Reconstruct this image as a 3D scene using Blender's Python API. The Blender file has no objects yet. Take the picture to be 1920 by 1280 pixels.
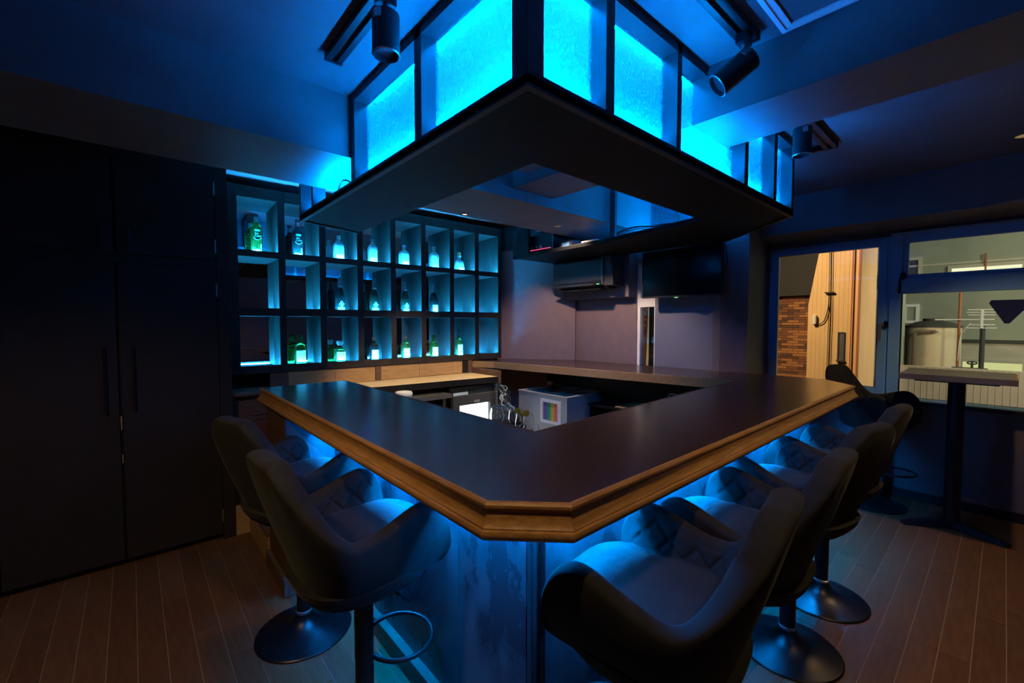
import bpy, bmesh, math, random
from mathutils import Vector, Matrix
random.seed(7)
S = bpy.context.scene
COL = S.collection
PI = math.pi

# ------------------------------------------------------------------ camera, world, exposure
cam_d = bpy.data.cameras.new('camera'); cam = bpy.data.objects.new('camera', cam_d); COL.objects.link(cam)
cam_d.sensor_width = 36.0; cam_d.lens = 812.0/1920.0*36.0; cam_d.clip_start = 0.02; cam_d.clip_end = 200
cam.location = (0, 0, 1.45)
cam.rotation_euler = (math.radians(90-2.468), 0, math.radians(48.7-90))
S.camera = cam
w = bpy.data.worlds.new('night'); S.world = w; w.use_nodes = True
w.node_tree.nodes['Background'].inputs[0].default_value = (0.05, 0.07, 0.12, 1)
w.node_tree.nodes['Background'].inputs[1].default_value = 0.06
S.view_settings.view_transform = 'Standard'; S.view_settings.look = 'None'
S.view_settings.gamma = 1.0; S.view_settings.use_curve_mapping = False
S.view_settings.exposure = 0.0

# light levels (LED strips emit from their own meshes; lamps sit in their fixtures further down)
BLUE = (0.0, 0.24, 1.0)
CYAN = (0.014, 0.40, 1.0)
WARM = (1.0, 0.66, 0.31)
P_SOFFIT = 520.0      # strips on top of the hanging shelf
P_COUNTER = 1150.0      # strips under the counter overhang
P_SHELF = 1250.0       # strips behind the lips of the bottle shelf

# ------------------------------------------------------------------ materials
MATS = {}
def mat(name, col, rough=0.5, metal=0.0, spec=0.5, col2=None, scale=6.0, stretch=(1,1,1), bump=0.0, detail=4.0,
        rvar=0.0, sheen=0.0, trans=0.0, ior=1.45, coat=0.0, emit=None, estr=0.0, contrast=(0.35,0.65)):
    m = bpy.data.materials.new(name); m.use_nodes = True; MATS[name] = m
    nt = m.node_tree; b = nt.nodes['Principled BSDF']
    b.inputs['Base Color'].default_value = (*col, 1); b.inputs['Roughness'].default_value = rough
    b.inputs['Metallic'].default_value = metal; b.inputs['Specular IOR Level'].default_value = spec
    b.inputs['Transmission Weight'].default_value = trans; b.inputs['IOR'].default_value = ior
    b.inputs['Coat Weight'].default_value = coat
    if sheen:
        b.inputs['Sheen Weight'].default_value = sheen; b.inputs['Sheen Roughness'].default_value = 0.35
    if emit:
        b.inputs['Emission Color'].default_value = (*emit, 1); b.inputs['Emission Strength'].default_value = estr
    if col2 or bump or rvar:
        tc = nt.nodes.new('ShaderNodeTexCoord'); mp = nt.nodes.new('ShaderNodeMapping')
        mp.inputs['Scale'].default_value = stretch
        nt.links.new(tc.outputs['Object'], mp.inputs['Vector'])
        n = nt.nodes.new('ShaderNodeTexNoise'); n.inputs['Scale'].default_value = scale
        n.inputs['Detail'].default_value = detail; n.inputs['Roughness'].default_value = 0.6
        nt.links.new(mp.outputs['Vector'], n.inputs['Vector'])
        if col2:
            r = nt.nodes.new('ShaderNodeValToRGB')
            r.color_ramp.elements[0].position = contrast[0]; r.color_ramp.elements[1].position = contrast[1]
            r.color_ramp.elements[0].color = (*col, 1); r.color_ramp.elements[1].color = (*col2, 1)
            nt.links.new(n.outputs['Fac'], r.inputs['Fac']); nt.links.new(r.outputs['Color'], b.inputs['Base Color'])
        if rvar:
            mr = nt.nodes.new('ShaderNodeMapRange'); mr.inputs['To Min'].default_value = max(0, rough-rvar)
            mr.inputs['To Max'].default_value = rough+rvar
            nt.links.new(n.outputs['Fac'], mr.inputs['Value']); nt.links.new(mr.outputs['Result'], b.inputs['Roughness'])
        if bump:
            bp = nt.nodes.new('ShaderNodeBump'); bp.inputs['Strength'].default_value = bump
            bp.inputs['Distance'].default_value = 0.01
            nt.links.new(n.outputs['Fac'], bp.inputs['Height']); nt.links.new(bp.outputs['Normal'], b.inputs['Normal'])
    return m
def emis(name, col, strength):
    m = bpy.data.materials.new(name); m.use_nodes = True; MATS[name] = m
    nt = m.node_tree; nt.nodes.clear()
    e = nt.nodes.new('ShaderNodeEmission'); o = nt.nodes.new('ShaderNodeOutputMaterial')
    e.inputs[0].default_value = (*col, 1); e.inputs[1].default_value = strength
    nt.links.new(e.outputs[0], o.inputs[0]); return m
def pane_mat(name, tint=(1,1,1), rough=0.0, base_refl=0.06):
    m = bpy.data.materials.new(name); m.use_nodes = True; MATS[name] = m
    nt = m.node_tree; nt.nodes.clear(); N = nt.nodes.new; L = nt.links.new
    o = N('ShaderNodeOutputMaterial'); t = N('ShaderNodeBsdfTransparent'); t.inputs[0].default_value = (*tint, 1)
    g = N('ShaderNodeBsdfGlossy'); g.inputs['Roughness'].default_value = rough; g.inputs[0].default_value = (1,1,1,1)
    f = N('ShaderNodeFresnel'); f.inputs[0].default_value = 1.5
    x = N('ShaderNodeMixShader'); L(f.outputs[0], x.inputs[0]); L(t.outputs[0], x.inputs[1]); L(g.outputs[0], x.inputs[2])
    L(x.outputs[0], o.inputs[0]); return m
def frosted_mat(name):
    # rain-patterned glass: part clear, part scattering; streaked relief
    m = bpy.data.materials.new(name); m.use_nodes = True; MATS[name] = m
    nt = m.node_tree; nt.nodes.clear(); N = nt.nodes.new; L = nt.links.new
    o = N('ShaderNodeOutputMaterial')
    tc = N('ShaderNodeTexCoord'); mp = N('ShaderNodeMapping'); mp.inputs['Scale'].default_value = (1, 1, 0.45)
    L(tc.outputs['Object'], mp.inputs[0])
    n = N('ShaderNodeTexNoise'); n.inputs['Scale'].default_value = 150; n.inputs['Detail'].default_value = 3
    L(mp.outputs[0], n.inputs['Vector'])
    bp = N('ShaderNodeBump'); bp.inputs['Strength'].default_value = 0.5; bp.inputs['Distance'].default_value = 0.004
    L(n.outputs['Fac'], bp.inputs['Height'])
    tr = N('ShaderNodeBsdfTranslucent'); tr.inputs[0].default_value = (0.93, 0.97, 1, 1); L(bp.outputs[0], tr.inputs['Normal'])
    cl = N('ShaderNodeBsdfTransparent'); cl.inputs[0].default_value = (0.9, 0.96, 1, 1)
    df = N('ShaderNodeBsdfDiffuse'); df.inputs[0].default_value = (0.85, 0.92, 1, 1)
    gl = N('ShaderNodeBsdfGlossy'); gl.inputs['Roughness'].default_value = 0.25; L(bp.outputs[0], gl.inputs['Normal'])
    mr = N('ShaderNodeMapRange'); mr.inputs['From Min'].default_value = 0.3; mr.inputs['From Max'].default_value = 0.7
    mr.inputs['To Min'].default_value = 0.75; mr.inputs['To Max'].default_value = 0.96
    L(n.outputs['Fac'], mr.inputs['Value'])
    rp = N('ShaderNodeValToRGB'); rp.color_ramp.elements[0].position = 0.34; rp.color_ramp.elements[1].position = 0.66
    rp.color_ramp.elements[0].color = (0.66, 0.74, 0.82, 1); rp.color_ramp.elements[1].color = (0.92, 0.97, 1, 1)
    L(n.outputs['Fac'], rp.inputs['Fac']); L(rp.outputs['Color'], cl.inputs[0])
    a = N('ShaderNodeMixShader'); L(mr.outputs[0], a.inputs[0]); L(tr.outputs[0], a.inputs[1]); L(cl.outputs[0], a.inputs[2])
    b = N('ShaderNodeMixShader'); b.inputs[0].default_value = 0.01; L(a.outputs[0], b.inputs[1]); L(df.outputs[0], b.inputs[2])
    c = N('ShaderNodeMixShader'); c.inputs[0].default_value = 0.05; L(b.outputs[0], c.inputs[1]); L(gl.outputs[0], c.inputs[2])
    L(c.outputs[0], o.inputs[0]); return m

mat('floor_gap', (0.36, 0.29, 0.22), 0.9)
FLOORW = [mat('floor_wood_a', (0.130,0.060,0.022), 0.45, spec=0.3, col2=(0.18,0.088,0.036), scale=5, stretch=(9,1.2,9), bump=0.12, rvar=0.12),
          mat('floor_wood_b', (0.110,0.050,0.019), 0.48, spec=0.3, col2=(0.158,0.076,0.031), scale=6, stretch=(9,1.2,9), bump=0.12, rvar=0.12),
          mat('floor_wood_c', (0.138,0.066,0.026), 0.43, spec=0.3, col2=(0.19,0.096,0.042), scale=4.5, stretch=(9,1.2,9), bump=0.12, rvar=0.12)]
mat('mauve_wall', (0.20,0.142,0.15), 0.75, col2=(0.225,0.16,0.165), scale=9, bump=0.06)
mat('grey_wall', (0.15,0.13,0.14), 0.7, col2=(0.17,0.15,0.155), scale=9, bump=0.05)
mat('blue_board', (0.16,0.17,0.24), 0.6, col2=(0.17,0.18,0.26), scale=4)
mat('ceiling_paint', (0.165,0.165,0.175), 0.5, spec=0.3, col2=(0.20,0.20,0.21), scale=3.0, bump=0.15, detail=3)
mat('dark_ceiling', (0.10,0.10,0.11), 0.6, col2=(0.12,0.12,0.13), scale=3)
mat('black_paint', (0.012,0.012,0.013), 0.45)
mat('board_black', (0.010,0.010,0.0105), 0.6, spec=0.12, col2=(0.014,0.0135,0.013), scale=5, bump=0.05)
mat('charcoal_door', (0.030,0.026,0.021), 0.6, spec=0.2, col2=(0.036,0.031,0.025), scale=3)
mat('black_metal', (0.010,0.010,0.011), 0.38, metal=0.0, spec=0.35)
mat('base_metal', (0.035,0.034,0.032), 0.34, metal=0.85)
mat('counter_top', (0.046,0.024,0.020), 0.23, spec=0.85, col2=(0.060,0.032,0.027), scale=2.2, stretch=(1,1.6,1), contrast=(0.25,0.75))
mat('oak_mould', (0.30,0.165,0.065), 0.4, spec=0.5, col2=(0.44,0.26,0.11), scale=5, stretch=(2,2,14), bump=0.05)
mat('oak_light', (0.38,0.22,0.085), 0.55, col2=(0.48,0.29,0.125), scale=4, stretch=(2,12,12))
mat('pale_board', (0.66,0.45,0.19), 0.5, col2=(0.78,0.56,0.27), scale=3, stretch=(1.4,16,16))
mat('dark_wood', (0.10,0.055,0.035), 0.5, col2=(0.15,0.085,0.055), scale=5, stretch=(2,2,9), bump=0.06)
mat('shelf_wood', (0.020,0.0165,0.0145), 0.55, spec=0.3, col2=(0.036,0.030,0.026), scale=6, stretch=(9,9,1.2), bump=0.12)
mat('shelf_wood_flat', (0.028,0.021,0.017), 0.55, spec=0.3, col2=(0.046,0.036,0.030), scale=6, stretch=(1.2,9,9), bump=0.12)
mat('bar_front', (0.016,0.0175,0.020), 0.30, spec=0.45, col2=(0.054,0.058,0.064), scale=2.6, stretch=(1.6,1.6,1.0), rvar=0.22, detail=7, contrast=(0.42,0.58))
mat('bar_front_plain', (0.045,0.047,0.052), 0.5, col2=(0.055,0.058,0.064), scale=3)
mat('kick_wood', (0.11,0.085,0.055), 0.5, col2=(0.16,0.12,0.08), scale=5, stretch=(6,1,6))
mat('step_wood', (0.45,0.29,0.13), 0.6, col2=(0.52,0.35,0.17), scale=5)
mat('velvet', (0.025,0.025,0.023), 0.9, spec=0.08, sheen=0.05, col2=(0.034,0.033,0.030), scale=14, bump=0.05)
mat('lit_frame_cap_blue', (0.26,0.58,0.95), 0.4, metal=0.0, spec=0.5)  # LED spill put into window frame colour; own blue on caps and labels
mat('alu', (0.6,0.6,0.6), 0.35, metal=0.8)
mat('white_plastic', (0.75,0.75,0.73), 0.4)
mat('freezer_white', (0.33,0.33,0.32), 0.4)
mat('freezer_inner', (0.72,0.66,0.62), 0.5)
mat('steel', (0.55,0.55,0.55), 0.3, metal=0.9)
mat('tv_black', (0.003,0.003,0.004), 0.14, spec=0.5)
mat('ac_body', (0.035,0.033,0.037), 0.35)
mat('mirror', (0.9,0.93,0.93), 0.01, metal=1.0)
mat('trim_white', (0.9,0.92,0.92), 0.4)
mat('cable_black', (0.01,0.01,0.01), 0.5)
mat('cable_grey', (0.25,0.33,0.33), 0.5)
mat('gold_foil', (0.75,0.55,0.2), 0.3, metal=0.9)
mat('lemon', (0.75,0.6,0.05), 0.5)
mat('gear_black', (0.008,0.008,0.009), 0.35)
mat('paper', (0.8,0.8,0.8), 0.8)
mat('label_white', (0.85,0.9,0.84), 0.7)
mat('ink', (0.01,0.015,0.01), 0.7)
mat('print_cyan', (0.3,0.75,0.8), 0.6)
mat('table_edge', (0.34,0.19,0.09), 0.5, col2=(0.42,0.25,0.12), scale=5)
mat('table_top', (0.13,0.12,0.10), 0.35, col2=(0.16,0.15,0.125), scale=5)
mat('glass_green', (0.10,0.45,0.08), 0.05, trans=0.92, ior=1.3)
mat('glass_dark', (0.012,0.03,0.03), 0.08, trans=0.35, ior=1.3)
mat('glass_champagne', (0.02,0.05,0.03), 0.1, trans=0.4, ior=1.3)
mat('glass_clear', (0.75,0.97,0.95), 0.16, trans=0.62, ior=1.25)
mat('glass_amber', (0.10,0.30,0.07), 0.08, trans=0.75, ior=1.3)
mat('glass_wine', (0.97,0.98,1.0), 0.02, trans=1.0, ior=1.15)
pane_mat('window_glass', (0.93,0.95,0.93))
pane_mat('fridge_glass', (0.95,0.98,0.98))
frosted_mat('rain_glass')
mat('orange_clad', (0.74,0.49,0.24), 0.7, col2=(0.80,0.54,0.28), scale=3, stretch=(1,1,0.3))
mat('brick_a', (0.42,0.17,0.06), 0.8, col2=(0.5,0.22,0.08), scale=30)
mat('brick_b', (0.22,0.085,0.045), 0.8, col2=(0.27,0.11,0.055), scale=30)
mat('brick_c', (0.13,0.06,0.04), 0.8)
mat('mortar', (0.11,0.07,0.05), 0.9)
mat('roof_dark', (0.03,0.03,0.032), 0.7)
mat('greygreen_wall', (0.30,0.33,0.27), 0.8, col2=(0.34,0.37,0.30), scale=0.8)
mat('pale_clad', (0.52,0.49,0.40), 0.8, col2=(0.57,0.53,0.44), scale=2)
mat('tank_cream', (0.55,0.48,0.34), 0.7, col2=(0.60,0.53,0.38), scale=1.2)
mat('pipe_brown', (0.16,0.11,0.08), 0.6)
mat('rust_red', (0.42,0.14,0.06), 0.6)
mat('dark_grey', (0.05,0.055,0.055), 0.6)
emis('led_soffit', BLUE, P_SOFFIT)
emis('led_counter', BLUE, P_COUNTER)
emis('led_top_added', BLUE, P_SOFFIT*0.42)
emis('led_shelf', CYAN, P_SHELF)
emis('fridge_light', (0.86,0.97,1.0), 6.0)
emis('lamp_warm', WARM, 0.25)
emis('lamp_eye', (1.0,0.9,0.75), 4.0)
emis('green_led', (0.15,1.0,0.2), 3.0)
emis('pink_led', (1.0,0.10,0.30), 0.8)
emis('lit_window', (1.0,0.98,0.66), 1.15)
emis('lit_window_yellow', (0.95,0.95,0.42), 0.75)

# ------------------------------------------------------------------ builders
W = {}
def thing(name, label, cat, loc=(0,0,0), rotz=0.0, group=None):
    o = bpy.data.objects.new(name, None); COL.objects.link(o); o.empty_display_size = 0.05
    o.location = loc; o.rotation_euler = (0, 0, rotz)
    o['label'] = label; o['category'] = cat
    if group: o['group'] = group
    W[o] = Matrix.Translation(loc) @ Matrix.Rotation(rotz, 4, 'Z')
    return o
def finish(bm, smooth=False):
    bmesh.ops.recalc_face_normals(bm, faces=bm.faces[:])
    if smooth:
        for f in bm.faces: f.smooth = True
def part(name, bm, m, parent=None, local=False, smooth=False, label=None, kind=None):
    """one mesh object; bm is in world space unless local, and becomes relative to its parent"""
    if parent is not None and not local:
        bmesh.ops.transform(bm, matrix=W[parent].inverted(), verts=bm.verts[:])
    finish(bm, smooth)
    me = bpy.data.meshes.new(name); bm.to_mesh(me); bm.free()
    if smooth:
        try: me.set_sharp_from_angle(angle=math.radians(smooth if smooth is not True else 40))
        except Exception: pass
    me.materials.append(MATS[m] if isinstance(m, str) else m)
    o = bpy.data.objects.new(name, me); COL.objects.link(o)
    if parent is not None: o.parent = parent; W[o] = W[parent]
    else: W[o] = Matrix.Identity(4)
    if label: o['label'] = label
    if kind: o['kind'] = kind
    return o
def solo(name, bm, m, label, cat, group=None, smooth=False, origin=None):
    """a thing that is a single mesh; origin is moved to its base"""
    if origin is None:
        xs = [v.co for v in bm.verts]
        origin = Vector((sum(v.x for v in xs)/len(xs), sum(v.y for v in xs)/len(xs), min(v.z for v in xs)))
    origin = Vector(origin)
    bmesh.ops.translate(bm, vec=-origin, verts=bm.verts[:])
    o = part(name, bm, m, None, smooth=smooth); o.location = origin; W[o] = Matrix.Translation(origin)
    o['label'] = label; o['category'] = cat
    if group: o['group'] = group
    return o
def struct(name, bm, m, smooth=False):
    return part(name, bm, m, None, smooth=smooth, kind='structure')
def copy_tree(o, parent=None):
    c = o.copy(); COL.objects.link(c)
    if parent is not None: c.parent = parent
    for ch in list(o.children): copy_tree(ch, c)
    return c
def piece(mesh, name, parent, loc, rot=(0,0,0), scale=(1,1,1)):
    o = bpy.data.objects.new(name, mesh); COL.objects.link(o); o.parent = parent
    o.location = W[parent].inverted() @ Vector(loc); o.rotation_euler = rot; o.scale = scale
    return o
def mesh_of(name, bm, m, smooth=False):
    finish(bm, smooth); me = bpy.data.meshes.new(name); bm.to_mesh(me); bm.free()
    if smooth:
        try: me.set_sharp_from_angle(angle=math.radians(40))
        except Exception: pass
    me.materials.append(MATS[m] if isinstance(m, str) else m); return me

def box(x0, x1, y0, y1, z0, z1, bm=None, bev=0.0):
    own = bmesh.new()
    x0, x1 = min(x0,x1), max(x0,x1); y0, y1 = min(y0,y1), max(y0,y1); z0, z1 = min(z0,z1), max(z0,z1)
    vs = [own.verts.new((x, y, z)) for z in (z0,z1) for y in (y0,y1) for x in (x0,x1)]
    for f in ((0,2,3,1),(4,5,7,6),(0,1,5,4),(2,6,7,3),(0,4,6,2),(1,3,7,5)): own.faces.new([vs[i] for i in f])
    if bev: bmesh.ops.bevel(own, geom=own.edges[:], offset=bev, segments=2, affect='EDGES', profile=0.7)
    if bm is None: return own
    me = bpy.data.meshes.new('tmp'); own.to_mesh(me); own.free(); bm.from_mesh(me); bpy.data.meshes.remove(me); return bm
def merge(*bms):
    out = bms[0]
    for b in bms[1:]:
        me = bpy.data.meshes.new('tmp'); b.to_mesh(me); b.free(); out.from_mesh(me); bpy.data.meshes.remove(me)
    return out
def xf(bm, M): bmesh.ops.transform(bm, matrix=M, verts=bm.verts[:]); return bm
def prism(poly, z0, z1, bm=None):
    b = bm or bmesh.new()
    lo = [b.verts.new((p[0], p[1], z0)) for p in poly]; hi = [b.verts.new((p[0], p[1], z1)) for p in poly]
    b.faces.new(hi); b.faces.new(lo[::-1]); n = len(poly)
    for i in range(n): b.faces.new((lo[i], lo[(i+1)%n], hi[(i+1)%n], hi[i]))
    return b
def lathe(prof, n=32, bm=None, c=(0,0,0), ring=False):
    b = bm or bmesh.new(); rings = []
    for r, z in prof:
        if r < 1e-6: rings.append([b.verts.new((c[0], c[1], c[2]+z))])
        else: rings.append([b.verts.new((c[0]+r*math.cos(2*PI*i/n), c[1]+r*math.sin(2*PI*i/n), c[2]+z)) for i in range(n)])
    for a, d in zip(rings, rings[1:]):
        for i in range(n):
            j = (i+1) % n
            if len(a) == 1 and len(d) == 1: continue
            if len(a) == 1: b.faces.new((a[0], d[i], d[j]))
            elif len(d) == 1: b.faces.new((a[i], a[j], d[0]))
            else: b.faces.new((a[i], a[j], d[j], d[i]))
    if ring:
        for i in range(n): j = (i+1) % n; b.faces.new((rings[-1][i], rings[-1][j], rings[0][j], rings[0][i]))
        return b
    if len(rings[0]) > 1: b.faces.new(rings[0][::-1])
    if len(rings[-1]) > 1: b.faces.new(rings[-1])
    return b
def tube(pts, r, n=8, closed=False, bm=None):
    b = bm or bmesh.new(); pts = [Vector(p) for p in pts]; N = len(pts); rings = []
    up = Vector((0,0,1)); prev = None
    for i, p in enumerate(pts):
        if closed: d = pts[(i+1)%N] - pts[i-1]
        else: d = pts[min(i+1,N-1)] - pts[max(i-1,0)]
        d.normalize()
        if prev is None:
            a = d.cross(up)
            if a.length < 1e-3: a = d.cross(Vector((1,0,0)))
        else: a = prev - d*prev.dot(d)
        a.normalize(); prev = a; c = d.cross(a)
        rr = r[i] if isinstance(r, (list,tuple)) else r
        rings.append([b.verts.new(p + a*rr*math.cos(2*PI*k/n) + c*rr*math.sin(2*PI*k/n)) for k in range(n)])
    for i in range(N if closed else N-1):
        A = rings[i]; B = rings[(i+1)%N]
        for k in range(n): b.faces.new((A[k], A[(k+1)%n], B[(k+1)%n], B[k]))
    if not closed: b.faces.new(rings[0][::-1]); b.faces.new(rings[-1])
    return b
def curve_pts(ctrl, n=10):
    out = []; P = [Vector(c) for c in ctrl]
    P = [P[0]*2-P[1]] + P + [P[-1]*2-P[-2]]
    for i in range(1, len(P)-2):
        for k in range(n):
            t = k/n; a,b,c,d = P[i-1],P[i],P[i+1],P[i+2]
            out.append(0.5*((2*b)+(c-a)*t+(2*a-5*b+4*c-d)*t*t+(3*b-a-3*c+d)*t**3))
    out.append(P[-2]); return out
def sweep(path, prof, closed=False):
    """profile (out, z) swept along a plan polyline with mitred corners; out is to the right of travel"""
    b = bmesh.new(); P = [Vector(p) for p in path]; N = len(P); secs = []
    for i in range(N):
        d0 = (P[i]-P[i-1]).normalized() if i > 0 else None
        d1 = (P[i+1]-P[i]).normalized() if i < N-1 else None
        if d0 is None: nrm = Vector((d1.y, -d1.x)); k = 1
        elif d1 is None: nrm = Vector((d0.y, -d0.x)); k = 1
        else:
            n0 = Vector((d0.y,-d0.x)); n1 = Vector((d1.y,-d1.x)); nrm = (n0+n1).normalized(); k = 1/max(0.2, nrm.dot(n0))
        secs.append([b.verts.new((P[i].x+nrm.x*o*k, P[i].y+nrm.y*o*k, z)) for o, z in prof])
    for A, B in zip(secs, secs[1:]):
        for i in range(len(prof)): j = (i+1)%len(prof); b.faces.new((A[i], A[j], B[j], B[i]))
    b.faces.new(secs[0][::-1]); b.faces.new(secs[-1]); return b
def wedge(p, q, th, z0, z1):
    """upright panel between plan points p and q with thickness th to the left of travel"""
    p = Vector(p); q = Vector(q); d = (q-p).normalized(); n = Vector((-d.y, d.x))*th
    return prism([p, q, q+n, p+n], z0, z1)
def text_bm(txt, size, extrude=0.0006, font=None):
    cu = bpy.data.curves.new('t', 'FONT'); cu.body = txt; cu.size = size; cu.extrude = extrude; cu.align_x = 'CENTER'
    o = bpy.data.objects.new('t', cu); COL.objects.link(o)
    bpy.context.view_layer.update()
    me = bpy.data.meshes.new_from_object(o.evaluated_get(bpy.context.evaluated_depsgraph_get()))
    b = bmesh.new(); b.from_mesh(me); bpy.data.objects.remove(o); bpy.data.meshes.remove(me); bpy.data.curves.remove(cu)
    return b

ZC = 2.52      # ceiling
ZT = 1.05      # counter top
ZS = 2.09      # underside of the hanging shelf
ZB = 0.18      # raised floor inside the bar

# ================================================================== SETTING
# ---- floor: sub floor showing in the joints, planks on top
fl = struct('floor', box(-2.6, 4.95, -2.6, 4.1, -0.08, -0.0035), 'floor_gap')
def plank_mesh(w_, l_, m): return mesh_of('plank', box(-w_/2, w_/2, -l_/2, l_/2, -0.0055, 0.0, bev=0.0012), m)
PW, PL = 0.1, 0.91
pm = [plank_mesh(PW-0.0028, PL-0.0028, m) for m in FLOORW]
planks = []
def lay(x0, x1, y0, y1, along):
    n = int(round(((x1-x0) if along == 'y' else (y1-y0))/PW))
    for i in range(n):
        off = random.random()*PL; a, b_ = (y0, y1) if along == 'y' else (x0, x1)
        s = a-off
        while s < b_-0.02:
            e = s+PL; cs, ce = max(s, a), min(e, b_)
            if ce-cs > 0.03:
                c = (cs+ce)/2; u = (x0 if along == 'y' else y0)+(i+0.5)*PW
                planks.append(((u, c) if along == 'y' else (c, u), along, (ce-cs)/PL))
            s = e
lay(-1.42, 0.88, 0.30, 3.46, 'y')
lay(0.88, 4.78, -0.95, 0.95, 'x')
lay(-1.42, 0.88, -0.95, 0.30, 'x')
def pdist(p):
    (x, y), al, s = p
    fwd = 0.66*x+0.751*y; lat = 0.751*x-0.66*y
    vis = fwd > 0.6 and abs(lat) < fwd*1.45
    return (0 if vis else 1, fwd)
planks.sort(key=pdist)
bmr = bmesh.new()
for k, ((x, y), al, s) in enumerate(planks):
    rz = 0 if al == 'y' else PI/2
    if k < 300:
        o = piece(random.choice(pm), 'plank', fl, (x, y, 0), (0,0,rz), (1, s, 1))
    else:
        h = PL*s/2-0.0014; ww = PW/2-0.0014
        if al == 'y': box(x-ww, x+ww, y-h, y+h, -0.0055, 0, bmr)
        else: box(x-h, x+h, y-ww, y+ww, -0.0055, 0, bmr)
if len(bmr.verts): part('plank_field', bmr, FLOORW[0], fl, kind='stuff')
else: bmr.free()

# ---- walls
struct('wall_back', box(0.45, 3.25, 4.02, 4.14, 0, ZC), 'mauve_wall')
struct('wall_corner', wedge((3.62,3.08), (3.06,3.80), -0.12, 0, 2.245), 'mauve_wall')
struct('trim_1', wedge((3.62,3.08), (3.06,3.80), -0.12, 2.246, ZC), 'black_paint')
struct('wall_left', box(-2.6, 0.47, 3.95, 4.07, 0, ZC), 'dark_ceiling')
struct('wall_front', box(-2.6, 4.95, -2.72, -2.6, 0, ZC), 'grey_wall')
struct('wall_side', box(-2.72, -2.6, -2.72, 4.1, 0, ZC), 'grey_wall')
# wall behind the far arm of the bar: recessed lower wall, bulkhead above it, board under the television
struct('wall_far', box(3.66, 3.78, 2.345, 3.12, 0, 2.2), 'mauve_wall')
struct('wall_bulkhead', box(3.54, 3.66, 2.36, 3.14, 1.70, 2.2), 'mauve_wall')
struct('wall_panel', box(3.655, 3.745, 1.60, 2.15, 0, 2.2), 'blue_board')
struct('wall_slit_top', box(3.64, 3.76, 2.15, 2.345, 2.02, 2.2), 'grey_wall')
struct('wall_slit_base', box(3.66, 3.78, 2.15, 2.345, 0, 0.98), 'grey_wall')
struct('wall_far_top', box(3.60, 3.80, 1.28, 3.14, 2.2, ZC), 'dark_ceiling')
struct('wall_column', prism([(3.62,1.54),(3.70,1.36),(3.83,1.40),(3.76,1.58)], 0, ZC), 'mauve_wall')
struct('wall_column_side', box(3.63, 3.72, 1.545, 1.605, 0, 2.2), 'grey_wall')
struct('wall_return', wedge((3.72,1.37), (4.86,1.60), 0.10, 0, ZC), 'grey_wall')
# window wall
struct('wall_right_base', box(4.80, 4.92, -2.6, 1.72, 0, 0.82), 'grey_wall')
struct('wall_right_top', box(4.80, 4.92, -2.6, 1.72, 2.175, ZC), 'dark_ceiling')
struct('wall_right_end', box(4.80, 4.92, -2.6, -1.65, 0.82, 2.175), 'grey_wall')
struct('wall_right_pier', box(4.80, 4.92, 1.565, 1.72, 0.82, 2.175), 'grey_wall')
struct('beam_window', box(4.25, 4.80, -2.6, 1.50, 2.215, ZC), 'grey_wall')
struct('ceiling', box(-2.72, 4.95, -2.72, 4.14, ZC, ZC+0.1), 'ceiling_paint')
struct('beam_cross', box(-2.6, 3.60, 2.085, 2.66, 2.235, ZC), 'ceiling_paint')
struct('beam_long', box(1.845, 2.20, -2.6, 2.085, 2.30, ZC), 'ceiling_paint')
struct('beam_box', box(1.30, 1.845, 1.33, 1.95, 2.36, ZC), 'ceiling_paint')

# ---- windows
def frame_rect(y0, y1, z0, z1, wd, x0, x1):
    return merge(box(x0,x1,y0,y0+wd,z0,z1,bev=0.003), box(x0,x1,y1-wd,y1,z0,z1,bev=0.003),
                 box(x0,x1,y0+wd,y1-wd,z0,z0+wd,bev=0.003), box(x0,x1,y0+wd,y1-wd,z1-wd,z1,bev=0.003))
win1 = struct('window_1', frame_rect(0.65, 1.565, 0.82, 2.172, 0.022, 4.80, 4.88), 'lit_frame_cap_blue')
part('sash', frame_rect(0.672, 1.543, 0.842, 2.15, 0.05, 4.785, 4.835), 'lit_frame_cap_blue', win1)
part('bead', frame_rect(0.722, 1.493, 0.892, 2.10, 0.008, 4.792, 4.825), 'alu', win1)
part('pane', box(4.805, 4.811, 0.724, 1.491, 0.894, 2.098), 'window_glass', win1)
part('handle', merge(box(4.755, 4.785, 0.675, 0.695, 1.42, 1.46, bev=0.004), box(4.745, 4.760, 0.690, 0.716, 1.30, 1.45, bev=0.005)), 'alu', win1, label='silver lever handle')
part('latch', box(4.765, 4.79, 0.652, 0.676, 1.415, 1.465, bev=0.003), 'black_metal', win1)
for z in (1.0, 1.95): part('hinge', box(4.778, 4.79, 1.535, 1.55, z, z+0.1), 'alu', win1)
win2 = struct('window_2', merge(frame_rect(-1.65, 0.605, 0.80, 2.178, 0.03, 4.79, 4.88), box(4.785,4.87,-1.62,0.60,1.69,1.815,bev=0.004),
                                box(4.785,4.87,0.575,0.65,0.80,2.175,bev=0.003)), 'lit_frame_cap_blue')
part('sash', frame_rect(-1.60, 0.585, 1.80, 2.15, 0.045, 4.80, 4.845), 'lit_frame_cap_blue', win2)
part('pane', box(4.815, 4.821, -1.56, 0.545, 1.84, 2.11), 'window_glass', win2)
part('pane', box(4.815, 4.821, -1.62, 0.577, 0.828, 1.692), 'window_glass', win2)
part('latch', merge(box(4.775,4.80,0.55,0.585,1.815,1.86,bev=0.003), box(4.765,4.78,0.56,0.572,1.80,1.84)), 'black_metal', win2)
part('rail_track', box(4.772, 4.80, -1.65, 0.65, 2.176, 2.19), 'alu', win2)
struct('trim_sill', box(4.74, 4.80, -1.7, 0.66, 0.785, 0.815, bev=0.004), 'black_paint')
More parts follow.
